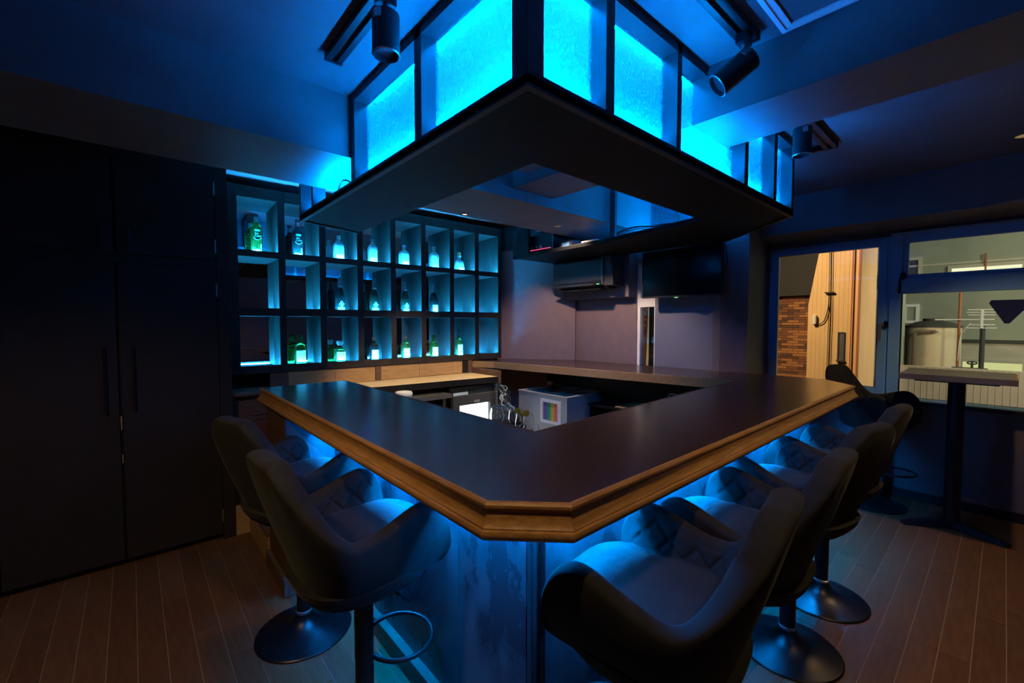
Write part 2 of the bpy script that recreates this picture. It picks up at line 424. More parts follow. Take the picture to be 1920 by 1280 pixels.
struct('trim_baseboard_window', box(4.785, 4.80, -2.6, 1.5, 0, 0.07), 'black_paint')
# slit window in the far wall
win3 = struct('window_3', merge(box(3.67,3.73,2.315,2.345,0.98,2.02), box(3.67,3.73,2.15,2.165,0.98,2.02), box(3.67,3.73,2.165,2.315,1.60,1.69), box(3.67,3.73,2.165,2.315,1.985,2.02)), 'trim_white')
part('pane', box(3.698, 3.702, 2.165, 2.315, 0.98, 1.60), 'window_glass', win3)
part('pane', box(3.698, 3.702, 2.165, 2.315, 1.69, 1.985), 'window_glass', win3)
# blue pennant-shaped sticker on the window
b = bmesh.new()
poly = [(0.075,1.618),(-0.145,1.618),(-0.125,1.60),(-0.02,1.445),(0.005,1.445),(0.085,1.595)]
vs = [[b.verts.new((x, y, z)) for y, z in poly] for x in (4.808, 4.812)]
b.faces.new(vs[0]); b.faces.new(vs[1][::-1])
for i in range(6): b.faces.new((vs[0][i], vs[0][(i+1)%6], vs[1][(i+1)%6], vs[1][i]))
mat('sticker_navy', (0.01,0.02,0.09), 0.5)
solo('window_sticker', b, 'sticker_navy', 'dark navy triangular sticker on the large window pane', 'sticker')

# raised floor behind the bar and its step
struct('floor_platform', prism([(0.60,2.88),(1.06,2.88),(1.06,1.10),(3.60,1.10),(3.60,3.05),(3.06,3.76),(3.06,4.0),(0.60,4.0)], 0, ZB), 'step_wood')
struct('trim_step', box(0.578, 0.60, 2.87, 3.44, 0, ZB-0.012), 'step_wood')
struct('trim_step_edge', box(0.574, 0.606, 2.87, 3.44, ZB-0.012, ZB+0.003, bev=0.002), 'dark_wood')
struct('trim_step_side', box(0.50, 0.578, 3.418, 3.44, 0, 0.20), 'step_wood')

# ================================================================== BAR COUNTER
bar = thing('bar_counter', 'dark topped bar counter with moulded oak edge running round the bartender space', 'bar counter', (0.85, 0.89, 0))
TOP = [(0.593,3.013),(0.593,0.757),(0.722,0.628),(3.464,0.632),(3.70,0.845),(3.675,1.35),(3.63,2.30),(3.60,3.06),(3.08,3.735),(2.70,3.70),(2.80,3.46),(3.13,1.235),(1.11,1.135),(1.10,3.013)]
part('countertop', prism(TOP, 0.992, ZT), 'counter_top', bar)
MP = [(0.0,ZT+0.0005),(0.008,ZT-0.001),(0.0125,ZT-0.006),(0.0125,ZT-0.012),(0.008,ZT-0.016),(0.006,ZT-0.020),(0.0065,ZT-0.026),(0.009,ZT-0.038),
      (0.0135,ZT-0.049),(0.020,ZT-0.055),(0.020,ZT-0.058),(0.0255,ZT-0.060),(0.0285,ZT-0.065),(0.0285,ZT-0.071),(0.025,ZT-0.077),(0.022,ZT-0.081),(0.0,ZT-0.081)]
MPATH = [(0.593,3.013),(0.593,0.757),(0.722,0.628),(3.464,0.632),(3.70,0.845)]
def sweep_parts(path, prof):
    P = [Vector(p) for p in path]; N = len(P); secs = []
    for i in range(N):
        d0 = (P[i]-P[i-1]).normalized() if i > 0 else None
        d1 = (P[i+1]-P[i]).normalized() if i < N-1 else None
        n0 = Vector((d0.y,-d0.x)) if d0 else None; n1 = Vector((d1.y,-d1.x)) if d1 else None
        if n0 is None: nr, k = n1, 1
        elif n1 is None: nr, k = n0, 1
        else: nr = (n0+n1).normalized(); k = 1/nr.dot(n0)
        secs.append([(P[i].x+nr.x*o*k, P[i].y+nr.y*o*k, z) for o, z in prof])
    out = []
    for A, B in zip(secs, secs[1:]):
        b = bmesh.new(); a = [b.verts.new(v) for v in A]; c = [b.verts.new(v) for v in B]
        for i in range(len(prof)): j = (i+1)%len(prof); b.faces.new((a[i], a[j], c[j], c[i]))
        b.faces.new(a[::-1]); b.faces.new(c); out.append(b)
    return out
# each length of moulding gets grain running along it
def mould_mat(nm, st): return mat(nm, (0.31,0.155,0.050), 0.42, spec=0.4, col2=(0.47,0.25,0.088), scale=5, stretch=st, bump=0.04)
mm = [mould_mat('oak_along_y', (22,1.6,22)), mould_mat('oak_chamfer', (7,7,24)), mould_mat('oak_along_x', (1.6,22,22)), MATS['oak_chamfer'] if 'oak_chamfer' in MATS else None]
for i, b in enumerate(sweep_parts(MPATH, MP)): part('moulding', b, mm[i] or MATS['oak_chamfer'], bar, smooth=32, label='honey oak edge moulding')
# plain light edging on the inner side of the far arm
EP = [(0.0,0.985),(0.0,ZT+0.0005),(0.014,ZT),(0.014,0.985)]
for b in sweep_parts([(3.13,1.235),(2.98,2.24),(2.80,3.46),(2.70,3.70)], [(-o, z) for o, z in EP]): part('edge_strip', b, 'oak_light', bar, label='pale oak edge strip')
for b in sweep_parts([(1.11,3.013),(1.11,1.135),(3.13,1.235)], [(-o+0.014, z) for o, z in EP]): part('edge_strip', b, 'dark_wood', bar)
# fronts
fy = [0.895, 1.24, 1.85, 2.475]
for a, c in zip(fy, fy[1:]): part('front_panel', box(0.842, 0.862, a+0.0015, c-0.0015, 0.085, 0.975, bev=0.0015), 'bar_front', bar)
fx = [0.895, 1.50, 2.11, 2.72, 3.33, 3.52]
for a, c in zip(fx, fx[1:]): part('front_panel', box(a+0.0015, c-0.0015, 0.872, 0.892, 0.085, 0.975, bev=0.0015), 'bar_front', bar)
part('corner_post', box(0.838, 0.858, 0.868, 0.888, 0, 0.972, bev=0.003), 'black_paint', bar)
part('carcass', merge(box(0.864,1.06,0.895,2.85,0.0,0.99), box(1.06,3.50,0.895,1.09,0.0,0.99)), 'black_paint', bar)
part('far_partition', prism([(3.36,1.24),(3.40,1.24),(3.40,3.25),(3.36,3.25)], ZB, 0.985), 'black_paint', bar)
part('far_end_panel', prism([(3.50,0.875),(3.60,0.93),(3.60,1.30),(3.50,1.30)], 0, 0.985), 'bar_front_plain', bar)
part('kick_board', box(0.806, 0.842, 0.845, 2.475, 0.004, 0.088, bev=0.003), 'kick_wood', bar)
part('kick_board', box(0.842, 3.52, 0.838, 0.872, 0.004, 0.088, bev=0.003), 'kick_wood', bar)
part('end_wing', box(0.588, 0.864, 2.49, 2.87, 0.004, 0.985, bev=0.002), 'dark_wood', bar)
part('wing_panel', box(0.592, 0.842, 2.476, 2.49, 0.09, 0.975, bev=0.001), 'bar_front_plain', bar)
part('wing_base', merge(box(0.566, 0.588, 2.455, 2.875, 0.004, 0.095, bev=0.003), box(0.588, 0.806, 2.455, 2.476, 0.004, 0.095, bev=0.003)), 'kick_wood', bar)
part('outlet', box(1.13, 1.18, 0.866, 0.873, 0.875, 0.945, bev=0.002), 'black_paint', bar)
# led strips in the overhang
part('led_strip', box(0.765, 0.785, 0.90, 2.46, 0.962, 0.974), 'led_counter', bar, label='added glowing blue LED strip')
part('led_strip', box(0.87, 3.34, 0.795, 0.815, 0.962, 0.974), 'led_counter', bar, label='added glowing blue LED strip')
for a in (box(0.752,0.763,0.80,2.47,0.932,0.992), box(0.87,3.37,0.782,0.793,0.932,0.992), box(3.357,3.37,0.793,0.872,0.90,0.992)): part('led_batten', a, 'dark_wood', bar)  # end piece added to keep strip light off the window wall

# ================================================================== BAR STOOLS
def stool_plan(s):
    """s in 0..1 from the right arm tip round the back to the left arm tip; outer rim line in plan"""
    a, bk, fr = 0.250, 0.235, 0.185
    pts = stool_plan.cache
    k = s*(len(pts)-1); i = min(int(k), len(pts)-2); t = k-i
    return pts[i].lerp(pts[i+1], t)
_p = []
for k in range(13): _p.append(Vector((0.243+0.010*math.sin(k/12*PI/2), 0.195-k/12*0.215)))
for k in range(1, 49):
    th = k/48*PI; e = 2/2.7
    c, s_ = math.cos(th), math.sin(th)
    _p.append(Vector((0.253*math.copysign(abs(c)**e, c), -0.02-0.235*abs(s_)**e)))
for k in range(1, 13): _p.append(Vector((-0.243-0.010*math.sin((12-k)/12*PI/2), -0.02+k/12*0.215)))
# resample evenly
_d = [0]
for a, b_ in zip(_p, _p[1:]): _d.append(_d[-1]+(b_-a).length)
_L = _d[-1]; _q = []
for k in range(201):
    t = k/200*_L; i = 0
    while i < len(_d)-2 and _d[i+1] < t: i += 1
    f = (t-_d[i])/max(1e-9, _d[i+1]-_d[i]); _q.append(_p[i].lerp(_p[i+1], min(1,f)))
stool_plan.cache = _q
def ss(a, b_, x): t = max(0, min(1, (x-a)/(b_-a))); return t*t*(3-2*t)
def shell_mesh():
    b = bmesh.new(); NS = 240; rows = []
    for i in range(NS+1):
        s = i/NS; p = stool_plan(s); q0 = stool_plan(max(0,s-0.004)); q1 = stool_plan(min(1,s+0.004))
        t = (q1-q0).normalized(); nrm = Vector((t.y, -t.x))          # outwards
        if nrm.dot(p) < 0 and abs(p.y) < 0.3 and nrm.dot(p-Vector((0,0.0))) < 0: nrm = -nrm
        m = min(s, 1-s)
        top = 0.878 - 0.055*ss(0.07,0.25,m) + 0.245*ss(0.26,0.45,m)
        tip = math.sqrt(max(0.0, 1-(1-min(1, m/0.085))**2))            # rounded arm ends
        zb = 0.635; top = zb+0.06+(top-zb-0.06)*(0.22+0.78*tip)
        lean = 0.075*ss(0.20,0.42,m); th = (0.054+0.016*ss(0.2,0.42,m))*(0.45+0.55*tip)
        def pos(o, z, extra=0):
            h = (z-zb)/max(0.05, (top-zb)); f = -0.055*(1-min(1,h))**2 + lean*max(0,h)**1.3 + o
            return Vector((p.x+nrm.x*f, p.y+nrm.y*f, z))
        row = []
        for k in range(9): row.append(pos(0, zb+(top-0.022-zb)*k/8))
        for k in range(1, 8):
            a = PI*k/8; row.append(pos(-th/2+th/2*math.cos(a), top-0.022+0.022*math.sin(a)))
        NI = 26
        for k in range(NI+1):
            z = top-0.022-(top-0.022-0.70)*k/NI; d = s*_L
            u = (d+ (z-0.7)*0.9)/0.085; v = (d-(z-0.7)*0.9)/0.085
            bul = 0.0075*ss(0, 0.42, min(abs(math.sin(PI*u)), abs(math.sin(PI*v))))*ss(0.03,0.06,m)
            row.append(pos(-th-bul*ss(0,2.5,k), z))
        row.append(pos(-th, 0.635))
        rows.append([b.verts.new(v) for v in row])
    n = len(rows[0])
    for A, B in zip(rows, rows[1:]):
        for k in range(n): b.faces.new((A[k], A[(k+1)%n], B[(k+1)%n], B[k]))
    b.faces.new(rows[0][::-1]); b.faces.new(rows[-1]); return b
def cushion_mesh():
    b = bmesh.new(); n = 56
    def ring(sc, z):
        out = []
        for i in range(n):
            a = 2*PI*i/n; c, s_ = math.cos(a), math.sin(a); e = 2/3.4
            x = 0.212*math.copysign(abs(c)**e, c); y = 0.018+0.228*math.copysign(abs(s_)**e, s_)
            out.append(b.verts.new((x*sc, 0.018+(y-0.018)*sc, z+(0.012*(1-sc)))))
        return out
    R = [ring(0.80,0.640), ring(0.93,0.645), ring(0.985,0.66), ring(1.0,0.69), ring(0.995,0.725), ring(0.965,0.742), ring(0.90,0.750), ring(0.65,0.7525), ring(0.3,0.752)]
    for A, B in zip(R, R[1:]):
        for i in range(n): b.faces.new((A[i], A[(i+1)%n], B[(i+1)%n], B[i]))
    b.faces.new(R[0][::-1]); b.faces.new(R[-1]); return b
def pan_mesh():
    b = bmesh.new(); n = 48
    def ring(sc, z):
        out = []
        for i in range(n):
            a = 2*PI*i/n; c, s_ = math.cos(a), math.sin(a); e = 2/2.8
            out.append(b.verts.new((0.20*sc*math.copysign(abs(c)**e, c), -0.005+0.212*sc*math.copysign(abs(s_)**e, s_), z)))
        return out
    R = [ring(0.35,0.572), ring(0.72,0.578), ring(0.92,0.596), ring(1.02,0.625), ring(1.06,0.652)]
    for A, B in zip(R, R[1:]):
        for i in range(n): b.faces.new((A[i], A[(i+1)%n], B[(i+1)%n], B[i]))
    b.faces.new(R[0][::-1]); b.faces.new(R[-1]); return b
def make_stool(label):
    t = thing('bar_stool', label, 'stool', (0,0,0), 0, 'quilted swivel bar stools')
    part('seat_shell', shell_mesh(), 'velvet', t, local=True, smooth=60)
    part('seat_cushion', cushion_mesh(), 'velvet', t, local=True, smooth=60)
    part('seat_pan', pan_mesh(), 'velvet', t, local=True, smooth=60)
    part('base', lathe([(0.0,0.001),(0.206,0.001),(0.2075,0.006),(0.203,0.010),(0.16,0.018),(0.11,0.030),(0.075,0.045),(0.052,0.062),(0.040,0.080),(0.034,0.10)], 56), 'base_metal', t, local=True, smooth=30)
    part('pole', lathe([(0.0,0.09),(0.031,0.09),(0.031,0.30),(0.0315,0.31),(0.0315,0.575),(0.0,0.575)], 28), 'black_metal', t, local=True, smooth=30)
    part('collar', lathe([(0.0,0.093),(0.036,0.093),(0.036,0.104),(0.0315,0.106),(0.0,0.106)], 28), 'steel', t, local=True, smooth=30)
    ring = [(0.028*0+0.031*math.copysign(1,c), 0.0, 0.30) for c in ()]
    pts = []
    for k in range(33):
        a = PI*0.5 + (k/32-0.5)*2*PI*0.88
        pts.append((0.128*math.cos(a), 0.135+0.118*math.sin(a), 0.30))
    pts = [(0.02,0.02,0.30)] + pts[::-1] + [(-0.02,0.02,0.30)] if pts[0][0] < 0 else [(0.02,0.02,0.30)] + pts + [(-0.02,0.02,0.30)]
    part('foot_ring', tube(pts, 0.0085, 8), 'black_metal', t, local=True, smooth=50)
    part('lever', tube([(0.03,0.02,0.568),(0.15,0.05,0.560),(0.21,0.06,0.556)], 0.005, 6), 'black_metal', t, local=True)
    return t
STOOLS = [(0.575,1.43,-90+4,'bar stool on the left side nearest the front corner of the bar'),
          (0.575,2.14,-72,'bar stool on the left side nearest the black cupboards'),
          (1.02,0.595,9,'large foreground bar stool nearest the front corner on the right side'),
          (1.56,0.60,2,'second bar stool from the front corner along the right side of the bar'),
          (2.165,0.60,-12,'third bar stool from the front corner along the right side of the bar'),
          (2.70,0.60,-4,'fourth bar stool from the front corner along the right side of the bar'),
          (4.44,0.655,165,'bar stool standing by the window beside the tall table')]
st0 = make_stool(STOOLS[0][3])
for i, (x, y, a, lb) in enumerate(STOOLS):
    o = st0 if i == 0 else copy_tree(st0)
    o['label'] = 'dark velvet '+lb; o.location = (x, y, 0.0); o.rotation_euler = (0, 0, math.radians(a))
    if i == 6:
        for ch in o.children:
            if ch.name.split('.')[0] in ('seat_shell','seat_cushion','seat_pan','lever'): ch.location.z += 0.03
            if ch.name.split('.')[0] == 'pole': ch.scale.z = 1.06; ch.location.z = -0.004
# ================================================================== HANGING SHELF WITH RAIN GLASS
hs = thing('hanging_glass_shelf', 'black hanging shelf ring with glowing blue rain-glass panes above the bar', 'shelf', (0.81, 0.856, ZS))
x0, y0 = 0.808, 0.858
part('board', prism([(x0,y0),(1.23,1.27),(1.23,2.02),(x0,2.02)], ZS, ZS+0.022), 'board_black', hs)
part('board', prism([(x0,2.022),(1.23,2.022),(1.23,3.06),(x0,2.93)], ZS, ZS+0.022), 'board_black', hs)
part('board', prism([(x0,y0),(2.0,y0),(2.0,1.27),(1.23,1.27)], ZS, ZS+0.022), 'board_black', hs)
part('board', prism([(2.002,y0),(2.99,y0),(2.70,1.27),(2.002,1.27)], ZS, ZS+0.022), 'board_black', hs)
part('board', prism([(2.992,y0),(3.52,1.46),(3.50,3.26),(2.905,3.26),(2.85,2.07),(2.702,1.27)], ZS, ZS+0.022), 'board_black', hs)
lp = [(0.0,ZS-0.008),(0.0,ZS+0.034),(-0.022,ZS+0.034),(-0.022,ZS-0.008)]
for b in sweep_parts([(1.23,3.06),(x0,2.93),(x0,y0),(2.99,y0),(3.52,1.46)], lp): part('edge_rail', b, 'black_paint', hs)
for b in sweep_parts([(2.702,1.27),(2.85,2.07),(2.905,3.26),(3.50,3.26)], [(0.0,ZS-0.001),(0.0,ZS+0.030),(0.016,ZS+0.030),(0.016,ZS-0.001)]): part('edge_rail', b, 'board_black', hs)
part('end_panel', box(2.89, 2.912, 3.05, 3.275, ZS-0.008, 2.36), 'board_black', hs)
def post(xa, xb, ya, yb, z1=ZC): part('post', box(xa, xb, ya, yb, ZS+0.034, z1-0.001, bev=0.0015), 'post_dark', hs)
mat('post_dark', (0.05,0.05,0.055), 0.5)
D = 0.072
post(x0, x0+0.062, y0, y0+0.062)
for ya, yb in ((1.415,1.465),(2.035,2.083)): post(x0, x0+D, ya, yb)
for ya, yb in ((2.662,2.69),(2.895,2.928)): post(x0, x0+D, ya, yb)
for xa, xb in ((1.150,1.195),(1.598,1.632),(2.255,2.30),(2.655,2.70),(2.955,2.99)): post(xa, xb, y0, y0+D)
post(2.845, 2.875, 2.03, 2.075); post(3.43, 3.47, 1.48, 1.52); post(3.43, 3.47, 1.83, 1.86)
def rail(xa, xb, ya, yb, z1=ZC): part('top_rail', box(xa, xb, ya, yb, z1-0.036, z1-0.001), 'post_dark', hs)
rail(x0, x0+D, y0+0.062, 2.035); rail(x0, x0+D, 2.69, 2.895)
rail(x0+0.062, 1.845, y0, y0+D); rail(2.20, 2.955, y0, y0+D);
def pane_y(ya, yb, z1=ZC-0.036): part('pane', box(x0+D-0.012, x0+D-0.007, ya, yb, ZS+0.024, z1), 'rain_glass', hs, label='glowing blue rain-glass pane')
def pane_x(xa, xb, z1=ZC-0.036): part('pane', box(xa, xb, y0+D-0.012, y0+D-0.007, ZS+0.024, z1), 'rain_glass', hs, label='glowing blue rain-glass pane')
pane_y(y0+0.06, 1.416); pane_y(1.464, 2.036); pane_y(2.689, 2.896)
pane_x(x0+0.06, 1.151); pane_x(1.194, 1.599); pane_x(1.631, 1.842); pane_x(1.846, 2.256, 2.30); pane_x(2.299, 2.656); pane_x(2.699, 2.956)
for ya, yb in ((1.52,1.83),(1.86,2.08)): part('pane', box(3.447, 3.452, ya, yb, ZS+0.022, ZC-0.01), 'rain_glass', hs, label='glowing blue rain-glass pane')
part('pane', prism([(2.97,0.93),(3.44,1.49),(3.437,1.493),(2.967,0.933)], ZS+0.024, ZC-0.01), 'rain_glass', hs, label='glowing blue rain-glass pane')
for bb in (box(0.900,0.915,0.95,2.90,ZS+0.022,ZS+0.030), box(0.97,2.93,0.948,0.963,ZS+0.022,ZS+0.030), box(3.37,3.385,1.50,2.06,ZS+0.022,ZS+0.030)):
    part('led_strip', bb, 'led_soffit', hs, label='added glowing blue LED strip')
for bb in (box(0.905,0.915,0.95,2.03,ZC-0.012,ZC-0.004), box(0.97,1.84,0.953,0.963,ZC-0.012,ZC-0.004), box(2.21,2.93,0.953,0.963,ZC-0.012,ZC-0.004), box(1.85,2.19,0.953,0.963,2.288,2.296)):
    part('led_strip', bb, 'led_top_added', hs, label='added glowing blue LED strip')  # upper strips added to brighten the top of the panes
for bb in (box(0.882,0.887,0.94,2.90,ZS+0.022,ZS+0.038), box(0.96,2.94,0.931,0.936,ZS+0.022,ZS+0.038), box(0.927,0.931,0.975,2.90,ZS+0.022,ZS+0.036), box(0.985,2.94,0.975,0.979,ZS+0.022,ZS+0.036)):
    part('led_channel', bb, 'post_dark', hs)  # inner walls added to keep strip light off the bottle shelf

# gear standing on the hanging shelf
am = thing('amplifier', 'black audio amplifier with pink lit control strip on the hanging shelf', 'amplifier', (3.08, 3.05, ZS+0.022))
part('case', box(2.955, 3.26, 2.80, 3.22, ZS+0.050, ZS+0.20, bev=0.004), 'gear_black', am)
part('front_plate', box(2.946, 2.956, 2.80, 3.22, ZS+0.052, ZS+0.105, bev=0.002), 'gear_black', am)
part('light_strip', box(2.9445, 2.9465, 2.81, 3.20, ZS+0.056, ZS+0.064), 'pink_led', am, label='pink glowing strip')
for y, rr in ((3.10,0.017),(2.93,0.017),(3.05,0.008),(2.99,0.008)):
    b = lathe([(0,0),(rr,0),(rr*0.9,0.014),(0,0.014)], 16); xf(b, Matrix.Translation((2.946,y,ZS+0.084)) @ Matrix.Rotation(-PI/2,4,'Y')); part('knob', b, 'steel', am)
b = lathe([(0,0),(0.006,0),(0.006,0.003),(0,0.003)], 12); xf(b, Matrix.Translation((2.946,3.19,ZS+0.075)) @ Matrix.Rotation(-PI/2,4,'Y')); part('power_light', b, 'pink_led', am)
part('foot', merge(*[box(x,x+0.03,y,y+0.03,ZS+0.0222,ZS+0.051) for x in (2.97,3.21) for y in (2.82,3.17)]), 'gear_black', am)
rk = thing('equipment_rack', 'thin bright-edged black rack frame over the amplifier', 'rack', (3.10, 3.0, ZS+0.022))
for (xa,ya,za,xb,yb,zb) in ((2.935,3.23,0.022,2.943,3.238,0.235),(2.935,2.775,0.022,2.943,2.783,0.20),(2.935,2.775,0.227,2.943,3.238,0.235),(3.27,3.23,0.022,3.278,3.238,0.235),(3.27,2.775,0.022,3.278,2.783,0.235),(2.943,3.23,0.227,3.27,3.238,0.235)):
    part('rail', box(xa,xb,ya,yb,ZS+za,ZS+zb), 'steel', rk)
rt = thing('wifi_router', 'small white box with ports on the hanging shelf', 'router', (2.99, 2.36, ZS+0.022))
part('case', box(2.94, 3.06, 2.28, 2.44, ZS+0.0225, ZS+0.062, bev=0.004), 'white_plastic', rt)
for k in range(3): part('port', box(2.9385, 2.9405, 2.31+0.04*k, 2.33+0.04*k, ZS+0.034, ZS+0.05), 'cable_black', rt)
md = thing('power_adapter', 'dark adapter block between amplifier and white router', 'adapter', (3.02, 2.62, ZS+0.022))
part('block', box(2.95, 3.10, 2.56, 2.70, ZS+0.0225, ZS+0.10, bev=0.005), 'dark_grey', md)
part('label', box(2.9485, 2.9505, 2.585, 2.67, ZS+0.04, ZS+0.08), 'lit_frame_cap_blue', md)
def cable(name, ctrl, r, m, label): return solo(name, tube(curve_pts(ctrl, 8), r, 6), m, label, 'cable', smooth=True)
cable('cable', [(2.96,2.20,ZS+0.03),(2.93,2.05,ZS+0.075),(2.95,1.92,ZS+0.10),(2.98,1.80,ZS+0.09),(3.0,1.62,ZS+0.085),(3.02,1.50,ZS+0.04)], 0.006, 'cable_black', 'thick black cable looping along the far side of the hanging shelf')
cable('cable', [(2.94,2.12,ZS+0.028),(2.90,1.98,ZS+0.06),(2.93,1.85,ZS+0.075),(2.96,1.75,ZS+0.03)], 0.005, 'cable_grey', 'thin grey cable beside the post on the far shelf')
cable('cable', [(2.82,1.44,ZS+0.03),(2.79,1.38,ZS+0.05),(2.77,1.32,ZS+0.07)], 0.004, 'white_plastic', 'short white cable tip at the far inner corner of the hanging shelf')
gb = thing('led_driver_box', 'dark finned gear box at the left end of the hanging shelf', 'electronics', (1.04, 2.32, ZS+0.022))
part('case', box(0.945, 1.12, 2.20, 2.44, ZS+0.0225, ZS+0.095, bev=0.004), 'gear_black', gb)
for k in range(5): part('fin', box(0.941, 0.946, 2.22+0.04*k, 2.235+0.04*k, ZS+0.035, ZS+0.085), 'steel', gb)
cable('cable', [(0.87,2.16,ZS+0.03),(0.85,2.24,ZS+0.085),(0.86,2.36,ZS+0.10),(0.87,2.47,ZS+0.03)], 0.005, 'cable_black', 'black cable draped over the gear at the left end of the hanging shelf')

# ================================================================== BOTTLE SHELF
SH = Vector((0.552, 3.741, 1.065)); SHR = math.radians(-2.1)
sh = thing('bottle_shelf', 'tall dark timber bottle shelf with mirrored back and cyan strip lighting', 'shelf', SH, SHR)
DEP = 0.225; cols = [0.343,0.645,0.954,1.256,1.562,1.876,2.178]; SW = 2.50
zr = [(0.0,0.048),(0.437,0.487),(0.88,0.918),(1.315,1.40)]
def lb(*a, **k): return box(*a, **k)
part('upright', lb(-0.012,0.052,0.0,DEP,0,1.40,bev=0.0015), 'shelf_wood', sh, local=True)
part('upright', lb(2.456,SW,0.0,DEP,0,1.40,bev=0.0015), 'shelf_wood', sh, local=True)
edges = [0.052]
for c in cols:
    part('divider', lb(c-0.025,c+0.025,0.0,DEP-0.005,0.002,1.398,bev=0.0015), 'shelf_wood', sh, local=True)
    edges += [c-0.025, c+0.025]
edges.append(2.456)
cells = [(edges[2*i], edges[2*i+1]) for i in range(8)]
for r_, (za, zb) in enumerate(zr):
    for (xa, xb) in cells:
        part('shelf_board', lb(xa+0.001,xb-0.001,0.006 if r_ < 3 else 0.0,DEP-0.005,za,zb-(0.010 if r_ < 3 else 0),bev=0.001), 'shelf_wood_flat', sh, local=True)
        if r_ < 3:
            part('front_rail', lb(xa+0.001,xb-0.001,0.0,0.014,za,zb+0.010,bev=0.001), 'shelf_wood_flat', sh, local=True)
            part('led_strip', lb(xa+0.004,xb-0.004,0.0155,0.0255,zb-0.0095,zb-0.005), 'led_shelf', sh, local=True, label='glowing cyan LED strip')
part('mirror', lb(0.0,SW-0.01,DEP-0.004,DEP+0.002,0.0,1.40), 'mirror', sh, local=True, label='mirror at the back of the shelf')
part('back_board', lb(-0.012,SW,DEP+0.003,DEP+0.02,0,1.40), 'black_paint', sh, local=True)

# ---- bottles
def loft(levels, n=28, pw=2.0):
    """levels: (z, half width x, half depth y, squareness)"""
    b = bmesh.new(); R = []
    for z, hx, hy, p_ in levels:
        e = 2/p_; ring = []
        for i in range(n):
            a = 2*PI*(i+0.5)/n; c, s_ = math.cos(a), math.sin(a)
            ring.append(b.verts.new((hx*math.copysign(abs(c)**e, c), hy*math.copysign(abs(s_)**e, s_), z)))
        R.append(ring)
    for A, B in zip(R, R[1:]):
        for i in range(n): b.faces.new((A[i], A[(i+1)%n], B[(i+1)%n], B[i]))
    b.faces.new(R[0][::-1]); b.faces.new(R[-1]); return b
def label_patch(hx, hy, p_, z0, z1, a0, a1, off=0.0008, n=12):
    """curved label on the -y side between angles (degrees from the -y axis)"""
    b = bmesh.new(); e = 2/p_; cs = []
    for i in range(n+1):
        a = math.radians(-90+a0+(a1-a0)*i/n); c, s_ = math.cos(a), math.sin(a)
        x = hx*math.copysign(abs(c)**e, c); y = hy*math.copysign(abs(s_)**e, s_)
        l = math.hypot(x, y); k = (l+off)/l; k2 = (l+off+0.0007)/l
        cs.append([b.verts.new((x*k,y*k,z0)), b.verts.new((x*k,y*k,z1)), b.verts.new((x*k2,y*k2,z1)), b.verts.new((x*k2,y*k2,z0))])
    for A, B in zip(cs, cs[1:]):
        for i in range(4): j = (i+1)%4; b.faces.new((A[i], A[j], B[j], B[i]))
    b.faces.new(cs[0][::-1]); b.faces.new(cs[-1]); return b
def flat_text(txt, size, x, y, z):
    b = text_bm(txt, size, 0.0003); xf(b, Matrix.Translation((x, y, z)) @ Matrix.Rotation(PI/2, 4, 'X')); return b
def strokes(x, y, z, sc):
    """a column of brush strokes"""
    rnd = random.Random(int(z*1e5)); b = bmesh.new()
    for k in range(9):
        cx = x+rnd.uniform(-1,1)*0.004*sc; cz = z+rnd.uniform(-1,1)*0.014*sc; a = rnd.choice((0.1,1.3,-0.7,0.9,1.57)); l = rnd.uniform(0.003,0.007)*sc
        q = box(-l,l,-0.0003,0.0003,-0.0007*sc,0.0007*sc); xf(q, Matrix.Translation((cx,y,cz)) @ Matrix.Rotation(a,4,'Y')); merge(b, q)
    return b
SHM = Matrix.Translation(SH) @ Matrix.Rotation(SHR, 4, 'Z')
def bottle(label, lx, row, yaw=0.0, ly=0.085, grp='bottles on the lit shelf'):
    z = zr[row][1]-0.0098
    p = SHM @ Vector((lx, ly, z))
    return thing('bottle', label, 'bottle', p, SHR+math.radians(yaw), grp)
P_ = lambda n, b, m, t, **k: part(n, b, m, t, local=True, smooth=k.pop('smooth', 45), **k)
def tall_bottle(t, glass):
    lv = [(0.0,0.036,0.036,2.2),(0.004,0.0395,0.0395,2.2),(0.18,0.041,0.041,2.2),(0.195,0.0405,0.0405,2.2),(0.206,0.037,0.037,2.1),(0.222,0.026,0.026,2),(0.238,0.0165,0.0165,2),(0.252,0.0145,0.0145,2),(0.272,0.0140,0.0140,2)]
    P_('body', loft(lv), glass, t)
    P_('cap', loft([(0.262,0.0152,0.0152,2),(0.306,0.0152,0.0152,2),(0.309,0.0135,0.0135,2)]), 'dark_grey', t)
    P_('neck_foil', loft([(0.250,0.0158,0.0158,2),(0.285,0.0158,0.0158,2)]), 'alu', t)
    P_('shoulder_label', label_patch(0.0412,0.0412,2.2,0.172,0.188,-24,24), 'print_cyan', t)
    P_('print', merge(flat_text('BA',0.021,-0.004,-0.0425,0.148), flat_text('CAN',0.021,0.002,-0.0425,0.129)), 'print_cyan', t, smooth=False, label='pale printed letters')
    arc = [( -0.026+0.052*k/10, -0.0418, 0.124-0.016*math.sin(PI*k/10)) for k in range(11)]
    P_('smile_mark', tube(arc, 0.0022, 6), 'print_cyan', t)
    P_('base_label', label_patch(0.0402,0.0402,2.2,0.006,0.036,-46,20), 'label_white', t)
    P_('side_strip', label_patch(0.0405,0.0405,2.2,0.006,0.078,28,38), 'label_white', t)
t = bottle('tall green glass bottle with printed smile, top left compartment of the lit shelf', 0.187, 2); tall_bottle(t, 'glass_green')
t = bottle('tall near-black bottle with printed smile, top shelf second from left', 0.476, 2); tall_bottle(t, 'glass_dark')
